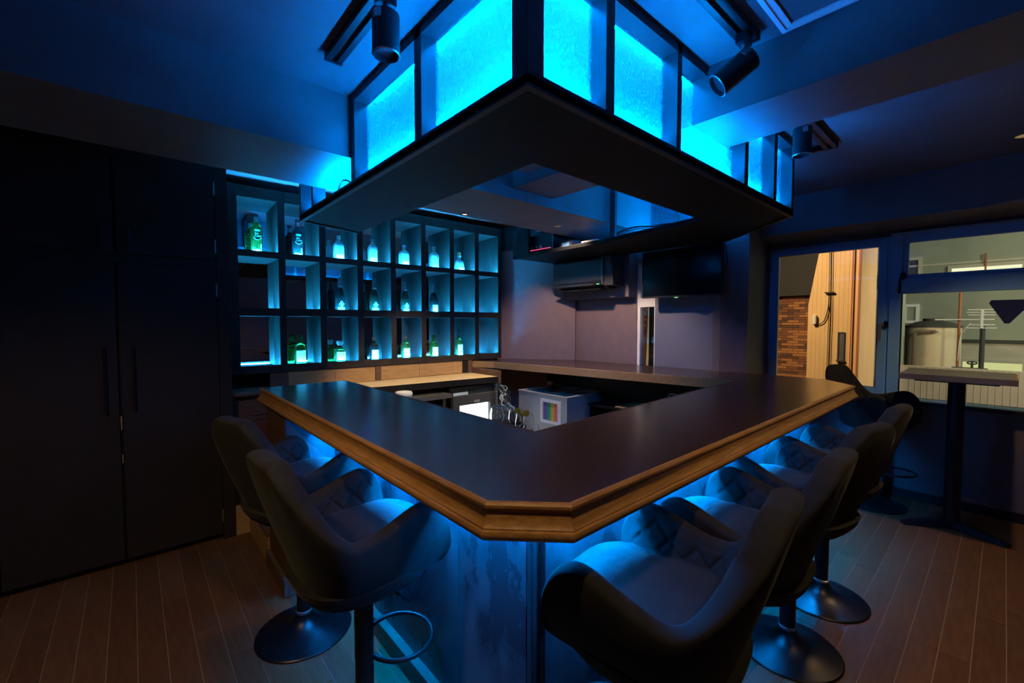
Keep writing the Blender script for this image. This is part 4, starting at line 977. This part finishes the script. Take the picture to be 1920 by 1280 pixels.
# ================================================================== CEILING FITTINGS
def track(label, xa, xb, ya, yb, along):
    t = thing('lighting_track', label, 'lighting track', ((xa+xb)/2,(ya+yb)/2,ZC-0.03), 0, 'ceiling lighting tracks')
    z0, z1 = ZC-0.030, ZC-0.001
    if along == 'y':
        part('side', box(xa,xa+0.022,ya,yb,z0,z1,bev=0.001),'black_metal',t); part('side', box(xb-0.022,xb,ya,yb,z0,z1,bev=0.001),'black_metal',t); part('groove', box(xa+0.022,xb-0.022,ya,yb,z0+0.016,z1),'steel',t)
        part('end_cap', box(xa-0.002,xb+0.002,yb,yb+0.012,z0-0.002,z1),'black_metal',t)
    else:
        part('side', box(xa,xb,ya,ya+0.022,z0,z1,bev=0.001),'black_metal',t); part('side', box(xa,xb,yb-0.022,yb,z0,z1,bev=0.001),'black_metal',t); part('groove', box(xa,xb,ya+0.022,yb-0.022,z0+0.016,z1),'steel',t)
        part('end_cap', box(xb,xb+0.012,ya-0.002,yb+0.002,z0-0.002,z1),'black_metal',t)
track('black ceiling lighting track left of the glass shelf', 0.605, 0.668, 0.45, 1.80, 'y')
track('black ceiling lighting track right of the glass shelf, near the front', 0.75, 1.755, 0.630, 0.693, 'x')
track('black ceiling lighting track beyond the long ceiling beam', 2.24, 3.17, 0.69, 0.753, 'x')
solo('conduit', merge(box(3.16, 3.19, 0.757, 1.08, ZC-0.028, ZC-0.001, bev=0.002)), 'black_metal', 'thin black conduit running off the end of the far lighting track', 'conduit')
def spot(label, x, y, ztop, ax, r=0.043, h=0.145, drop=0.06):
    """ax: axis from the pivot towards the lamp mouth"""
    t = thing('spotlight', label, 'spotlight', (x, y, ztop), 0, 'track spotlights')
    part('adapter', box(x-0.03,x+0.03,y-0.018,y+0.018,ztop-0.032,ztop-0.0005,bev=0.002), 'black_metal', t)
    part('stem', tube([(x,y,ztop-0.032),(x,y,ztop-drop-0.012)], 0.008, 10), 'steel', t)
    d = Vector(ax).normalized(); q = Vector((0,0,1)).rotation_difference(d).to_matrix().to_4x4()
    piv = Vector((x,y,ztop-drop)) - d*0.02
    if abs(d.z) < 0.95: piv = Vector((x,y,ztop-drop-0.01)) - d*0.035 + Vector((0,0,-0.03))
    prof = [(0,0),(r-0.004,0),(r,0.004),(r,h),(r-0.004,h+0.001),(r-0.007,h-0.012),(0,h-0.014)]
    b = lathe(prof, 32); xf(b, Matrix.Translation(piv) @ q); part('housing', b, 'spot_body', t, smooth=30)
    b = lathe([(r,h-0.003),(r+0.0015,h-0.001),(r-0.001,h+0.0015)], 32, ring=True); xf(b, Matrix.Translation(piv) @ q); part('bezel', b, 'steel', t, smooth=30)
    b = box(-0.011,0.011,-r-0.004,-r+0.004,0.008,0.034); xf(b, Matrix.Translation(piv) @ q @ Matrix.Rotation(-0.55,4,'Z')); part('clip', b, 'steel', t)
    return t
mat('spot_body', (0.018,0.018,0.02), 0.4)
spot('black cylinder spotlight pointing straight down left of the glass shelf', 0.637, 1.335, ZC-0.03, (0,0,-1), 0.043, 0.128, 0.078)
spot('black cylinder spotlight tilted towards the bar at the end of the near right track', 1.70, 0.66, ZC-0.03, (-0.45,0.65,-0.62))
spot('black cylinder spotlight pointing straight down at the far corner of the glass shelf', 2.62, 0.72, ZC-0.03, (0,0,-1), 0.042, 0.14)
# hatch frame
ht = thing('ceiling_hatch', 'pale metal trim frame of a square ceiling hatch right of the glass shelf', 'ceiling hatch', (1.45, 0.15, ZC))
ha, hb, hc, hd = 1.02, 1.828, -0.25, 0.575
tp = [(0.0,ZC-0.001),(0.001,ZC-0.012),(0.017,ZC-0.014),(0.018,ZC-0.010),(0.040,ZC-0.012),(0.040,ZC-0.001)]
for b in sweep_parts([(ha,hc),(ha,hd),(hb,hd),(hb,hc),(ha,hc)], tp): part('trim', b, 'trim_white', ht)
part('panel', box(ha+0.034, hb-0.034, hc+0.034, hd-0.034, ZC-0.006, ZC-0.001), 'ceiling_paint', ht)

# downlights: each fixture holds its own lamp
def downlight(label, x, y, z, watt, angle=80, blend=0.6, col=WARM, lamp='lamp_warm', r=0.05, aim=None, size=0.03):
    t = thing('downlight', label, 'downlight', (x, y, z), 0, 'ceiling downlights')
    b = lathe([(r*0.80,0.0),(r,0.0),(r,-0.004),(r*0.86,-0.007),(r*0.80,-0.004)], 28, ring=True); P_('rim', b, 'gold_rim', t)
    P_('lamp_face', lathe([(0,-0.0015),(r*0.79,-0.0015),(r*0.79,-0.0005),(0,-0.0005)], 28), lamp, t)
    if watt:
        l = bpy.data.lights.new('downlight_lamp', 'SPOT'); l.energy = watt; l.color = col; l.spot_size = math.radians(angle); l.spot_blend = blend; l.shadow_soft_size = size
        o = bpy.data.objects.new('lamp', l); COL.objects.link(o); o.parent = t; o.location = (0,0,-0.02)
        if aim is not None:
            d = Vector(aim)-Vector((x,y,z-0.02)); o.rotation_euler = d.to_track_quat('-Z','Y').to_euler()
mat('gold_rim', (0.45,0.36,0.16), 0.35, metal=0.8)
downlight('gold rimmed downlight in the ceiling at the right edge, beyond the long beam', 3.86, -0.04, ZC, 40, 110)
downlight('gold rimmed downlight at the right edge on the underside of the long beam', 2.06, -0.10, 2.30, 24, 105)
downlight('downlight in the ceiling over the front of the bar', 0.33, 0.34, ZC, 34, 125)
downlight('downlight in the ceiling over the floor before the cupboards', -0.70, 1.05, ZC, 46, 92, aim=(-0.25,2.15,0.0))
downlight('downlight in the ceiling near the front wall', 1.2, -1.4, ZC, 8, 110)
downlight('small bright eyeball downlight under the cross beam above the pale bench', 1.83, 2.60, 2.235, 105, 62, col=(1,0.74,0.38), lamp='lamp_eye', r=0.022, aim=(1.95,3.35,0.93))
downlight('small downlight under the cross beam near the far shelf arm', 2.62, 2.42, 2.235, 70, 110, col=(1,0.72,0.55), r=0.03, aim=(3.25,2.65,1.1))

# ================================================================== OUTSIDE
struct('ground', box(4.95, 60, -30, 40, -6.2, -6.0), 'dark_grey')
# orange clad house with slanted upper corner
oh = thing('orange_house', 'house clad in vertical orange boards across the street, lit by a lamp', 'building', (12.3, 2.6, -6))
XO = 12.0
yl, yr_ = 3.08, 2.15
def ztop(y):   # slanted roof line on the left
    return 1.86+max(0, (3.08-y)/(3.08-2.90))*1.18 if y > 2.90 else (3.04+(2.90-y)*6.5)
part('wall', merge(prism([(XO+0.051,yl-0.02),(XO+0.051,yr_),(XO+2,yr_),(XO+2,2.86)], -6, 1.8), prism([(XO+0.051,2.88),(XO+0.051,yr_),(XO+2,yr_),(XO+2,2.86)], 1.8, 4.4)), 'orange_clad', oh)
nb = 11; bw = (yl-yr_)/nb
for k in range(nb):
    ya = yr_+k*bw+0.0015; yb = yr_+(k+1)*bw-0.0015
    b = bmesh.new(); pts = [(ya,-6),(yb,-6),(yb,ztop(yb)),(ya,ztop(ya))]
    lo = [b.verts.new((XO+0.05,y,z)) for y,z in pts]; hi = [b.verts.new((XO,y,z)) for y,z in pts]
    b.faces.new(hi); b.faces.new(lo[::-1])
    for i in range(4): b.faces.new((lo[i],lo[(i+1)%4],hi[(i+1)%4],hi[i]))
    part('board', b, 'orange_clad', oh)
part('corner_post', box(XO-0.03, XO+0.05, yr_-0.035, yr_+0.0, -6, 4.5), 'rust_red', oh)
part('downpipe', tube([(XO-0.05,yr_+0.10,-6),(XO-0.05,yr_+0.10,4.5)], 0.014, 8), 'rust_red', oh)
for dy in (0.0, 0.045): part('cable_run', tube([(XO-0.04,2.66+dy,-6),(XO-0.04,2.62+dy,1.6),(XO-0.04,2.66+dy,4.2)], 0.007, 6), 'cable_black', oh)
part('bracket', box(XO-0.08, XO-0.02, 2.58, 2.75, 2.12, 2.15), 'cable_black', oh)
part('meter_box', box(XO-0.10, XO, 2.90, 2.97, 1.42, 1.63, bev=0.01), 'white_plastic', oh)
part('meter_cable', tube(curve_pts([(XO-0.03,2.92,1.45),(XO-0.04,2.84,1.42),(XO-0.04,2.74,1.52),(XO-0.04,2.68,1.8),(XO-0.04,2.67,2.1)],6), 0.010, 6), 'cable_black', oh)
sl = part('slit_window', merge(box(XO-0.03,XO,2.36,2.38,0.62,1.24), box(XO-0.03,XO,2.47,2.49,0.62,1.24), box(XO-0.03,XO,2.38,2.47,1.22,1.24), box(XO-0.06,XO,2.35,2.50,0.58,0.62)), 'dark_grey', oh)
part('pane', box(XO-0.012, XO-0.004, 2.38, 2.47, 0.62, 1.22), 'steel', sl)
# brick house
bh = thing('brick_house', 'dark roofed house with mixed orange and brown bricks behind the orange house', 'building', (15.2, 6.0, -6))
XB = 15.0
part('wall', box(XB, XB+2.5, 3.3, 10.5, -6, 2.25), 'mortar', bh)
part('roof', prism([(XB-0.25,3.2),(XB+2.6,3.2),(XB+2.6,10.7),(XB-0.25,10.7)], 2.25, 6.0), 'roof_dark', bh)
brm = [mesh_of('brick', box(-0.012,0.012,-0.145,0.145,-0.034,0.034), m) for m in ('brick_a','brick_b','brick_c')]
cnt = 0; rest = bmesh.new()
for r_ in range(46):
    z = 2.20-r_*0.078
    for k in range(60):
        y = 3.47+k*0.30+(0.15 if r_ % 2 else 0)
        if y > 10.3: break
        vis = (3.7 < y < 4.75 and r_ < 36 and cnt < 200) or (8.6 < y < 9.6 and r_ < 24 and cnt < 300)
        if vis: piece(brm[random.choices((0,1,2),(0.36,0.44,0.2))[0]], 'brick', bh, (XB-0.010, y, z)); cnt += 1
        elif (3.4 < y < 5.2 or 8.0 < y < 10.3): box(XB-0.022, XB+0.001, y-0.145, y+0.145, z-0.034, z+0.034, rest)
part('brick_field', rest, 'brick_b', bh, kind='stuff')
solo('drain_pipe', tube([(14.2,8.86,-6),(14.2,8.56,2.2)], 0.05, 8), 'white_plastic', 'white slanting pipe outside the narrow slit window', 'pipe', smooth=True)
# grey-green building with lit windows
gg = thing('grey_building', 'large grey-green building with long lit windows beyond the water tank', 'building', (26.5, 0, -6))
XG = 26.0
part('wall', box(XG, XG+4, -14, 4.55, -6, 9), 'greygreen_wall', gg)
part('lower_wall', box(XG-0.5, XG, -14, 1.45, -6, 0.75), 'pale_clad', gg)
part('ledge', box(XG-0.6, XG-0.5, -14, 1.45, 0.66, 0.78), 'dark_grey', gg)
def gwin(name, ya, yb, za, zb, x, m, fm='pale_clad'):
    f = part(name, merge(box(x-0.08,x,ya-0.12,ya,za-0.12,zb+0.12), box(x-0.08,x,yb,yb+0.12,za-0.12,zb+0.12), box(x-0.08,x,ya,yb,zb,zb+0.12), box(x-0.08,x,ya,yb,za-0.12,za)), fm, gg)
    part('pane', box(x-0.03, x-0.005, ya, yb, za, zb), m, f)
gwin('window', -0.36, 1.56, 3.35, 3.72, XG, 'lit_window'); gwin('window', -0.48, 1.10, -0.60, -0.12, XG-0.5, 'lit_window_yellow')
gwin('window', 2.62, 2.92, 1.55, 2.15, XG, 'greygreen_wall', 'trim_white')
gwin('window', 2.60, 2.95, 3.4, 4.2, XG, 'dark_grey')
part('floor_band', box(XG-0.04, XG, -14, 4.55, 3.9, 3.98), 'pale_clad', gg)
# grey side building seen right of the orange house
sg = thing('sheet_metal_annex', 'pale ribbed annex beside the orange house with a dark unit on its roof', 'building', (18.5, 2.5, -6))
part('wall', box(18, 20, 2.28, 4.3, -6, 2.45), 'greygreen_wall', sg)
for k in range(7): part('rib', box(17.985, 18.0, 2.30+0.22*k, 2.32+0.22*k, -6, 2.44), 'pale_clad', sg)
part('roof_edge', box(17.93, 20, 2.26, 4.3, 2.45, 2.52), 'pale_clad', sg)
rb = bmesh.new(); bmesh.ops.create_icosphere(rb, subdivisions=3, radius=0.28); xf(rb, Matrix.Translation((18.4,2.75,2.78)) @ Matrix.Diagonal((1,1.2,0.9,1))); part('roof_unit', rb, 'dark_grey', sg, smooth=True)
rs = thing('fence_wall', 'pale corrugated wall below the water tank', 'wall', (17, 0, -6))
part('panel', box(17.0, 17.2, -6, 2.05, -6, 0.20), 'pale_clad', rs)
for k in range(24): part('rib', box(16.99, 17.0, -1.2+0.13*k, -1.185+0.13*k, -6, 0.20), 'tank_cream', rs)
# water tank
tk = thing('water_tank', 'round cream water tank with dark domed lid on the roof outside', 'water tank', (20.9, 1.66, 0.0))
P0 = (20.9, 1.66, -0.5)
part('drum', lathe([(0,0),(0.71,0),(0.71,1.80),(0,1.80)], 48, c=P0), 'tank_cream', tk, smooth=30)
part('lid', lathe([(0.74,1.80),(0.74,1.84),(0.45,1.98),(0.2,2.03),(0.0,2.04)], 48, c=P0), 'dark_grey', tk, smooth=30)
part('hatch', lathe([(0,2.0),(0.26,2.0),(0.26,2.10),(0,2.10)], 24, c=P0), 'dark_grey', tk, smooth=30)
part('stand', box(20.2, 21.6, 0.95, 2.37, -6, -0.5), 'dark_grey', tk)
part('pipe', tube(curve_pts([(19.9,2.02,-0.5),(19.9,2.02,0.9),(19.92,1.98,1.12),(19.95,1.80,1.16),(20.05,1.52,1.16)],8), 0.055, 10), 'pipe_brown', tk, smooth=True)
part('flange', lathe([(0,0),(0.09,0),(0.09,0.05),(0,0.05)], 16, c=(20.0,1.55,1.13)), 'pipe_brown', tk)
# antenna on a mast
an = thing('tv_antenna', 'pale rooftop antenna with crossbars on a dark mast', 'antenna', (19.5, 0.52, 0))
part('mast', tube([(19.5,0.45,-2),(19.5,0.45,1.35)], 0.06, 10), 'dark_grey', an, smooth=True)
part('thin_mast', tube([(19.6,0.96,-2),(19.6,0.96,2.4)], 0.035, 8), 'rust_red', an)
part('boom', tube([(19.45,1.50,1.55),(19.45,0.22,1.55)], 0.018, 6), 'trim_white', an)
for k, (dz, dy) in enumerate(((-0.26,0),(-0.16,0.04),(0.14,0.04),(0.22,0),(0.30,0.02))): part('crossbar', tube([(19.45,0.80-dy,1.55+dz),(19.45,0.16+dy,1.55+dz)], 0.016, 6), 'trim_white', an)
part('reflector', box(19.42, 19.46, 0.44, 0.50, 1.28, 1.84), 'trim_white', an)
part('coax', tube(curve_pts([(19.44,0.70,1.45),(19.5,0.85,1.2),(19.55,0.93,0.9),(19.6,0.98,-0.4)],6), 0.012, 6), 'trim_white', an)
av = thing('rooftop_valve', 'dark valve fitting beside the antenna mast in front of a lit window', 'valve', (18.9,0.75,-2))
part('pipe', tube([(18.9,1.05,0.05),(18.9,0.30,0.05)], 0.06, 10), 'dark_grey', av); part('wheel', tube([(18.9,0.62+0.10*math.cos(t),0.25+0.04*math.sin(t)) for t in [2*PI*i/16 for i in range(16)]], 0.02, 6, True), 'dark_grey', av)
part('stem', tube([(18.9,0.62,0.05),(18.9,0.62,0.28)], 0.03, 8), 'dark_grey', av); part('leg', tube([(18.9,0.95,-2),(18.9,0.95,0.05)], 0.05, 8), 'dark_grey', av)
part('signal_rod', tube([(25.9,0.60,3.1),(25.9,0.60,4.25)], 0.03, 6), 'rust_red', gg)
# unseen lamps added outside to light the buildings, pale wall and tank
def street(label, x, y, z, watt, col, aim, rad=0.25):
    t = thing('added_lamp', label, 'lamp', (x, y, z))
    P_('head', lathe([(0,0.12),(0.10,0.10),(0.18,0.0),(0.15,0.0),(0,0.06)], 20), 'dark_grey', t)
    P_('pole', tube([(0,0,0.1),(0,0,0.35),(-0.35,0,0.4),(-0.5,0,0.2),(-0.5,0,-6.0-z)], 0.05, 8), 'dark_grey', t)
    l = bpy.data.lights.new('added_lamp_light', 'SPOT'); l.energy = watt; l.color = col; l.spot_size = math.radians(150); l.spot_blend = 0.8; l.shadow_soft_size = rad
    o = bpy.data.objects.new('lamp', l); COL.objects.link(o); o.parent = t; o.location = (0,0,-0.08)
    o.rotation_euler = (Vector(aim)-Vector((x,y,z-0.08))).to_track_quat('-Z','Y').to_euler()
street('orange added lamp high outside facing the orange house', 8.2, 4.6, 4.6, 1700, (1.0,0.68,0.36), (12.2,3.0,0.6))
street('pale added lamp high outside facing the grey building', 20.2, -6.5, 6.5, 1500, (0.93,1.0,0.74), (25,1.0,1.5), 0.8)
street('warm added lamp outside lighting the pale corrugated wall', 12.5, -3.2, 3.6, 1300, (1.0,0.84,0.62), (17,0.8,-0.8), 0.5)
street('pale added lamp outside facing the water tank', 18.4, -3.6, 4.5, 520, (1.0,0.92,0.62), (20.5,1.4,0.4), 0.8)
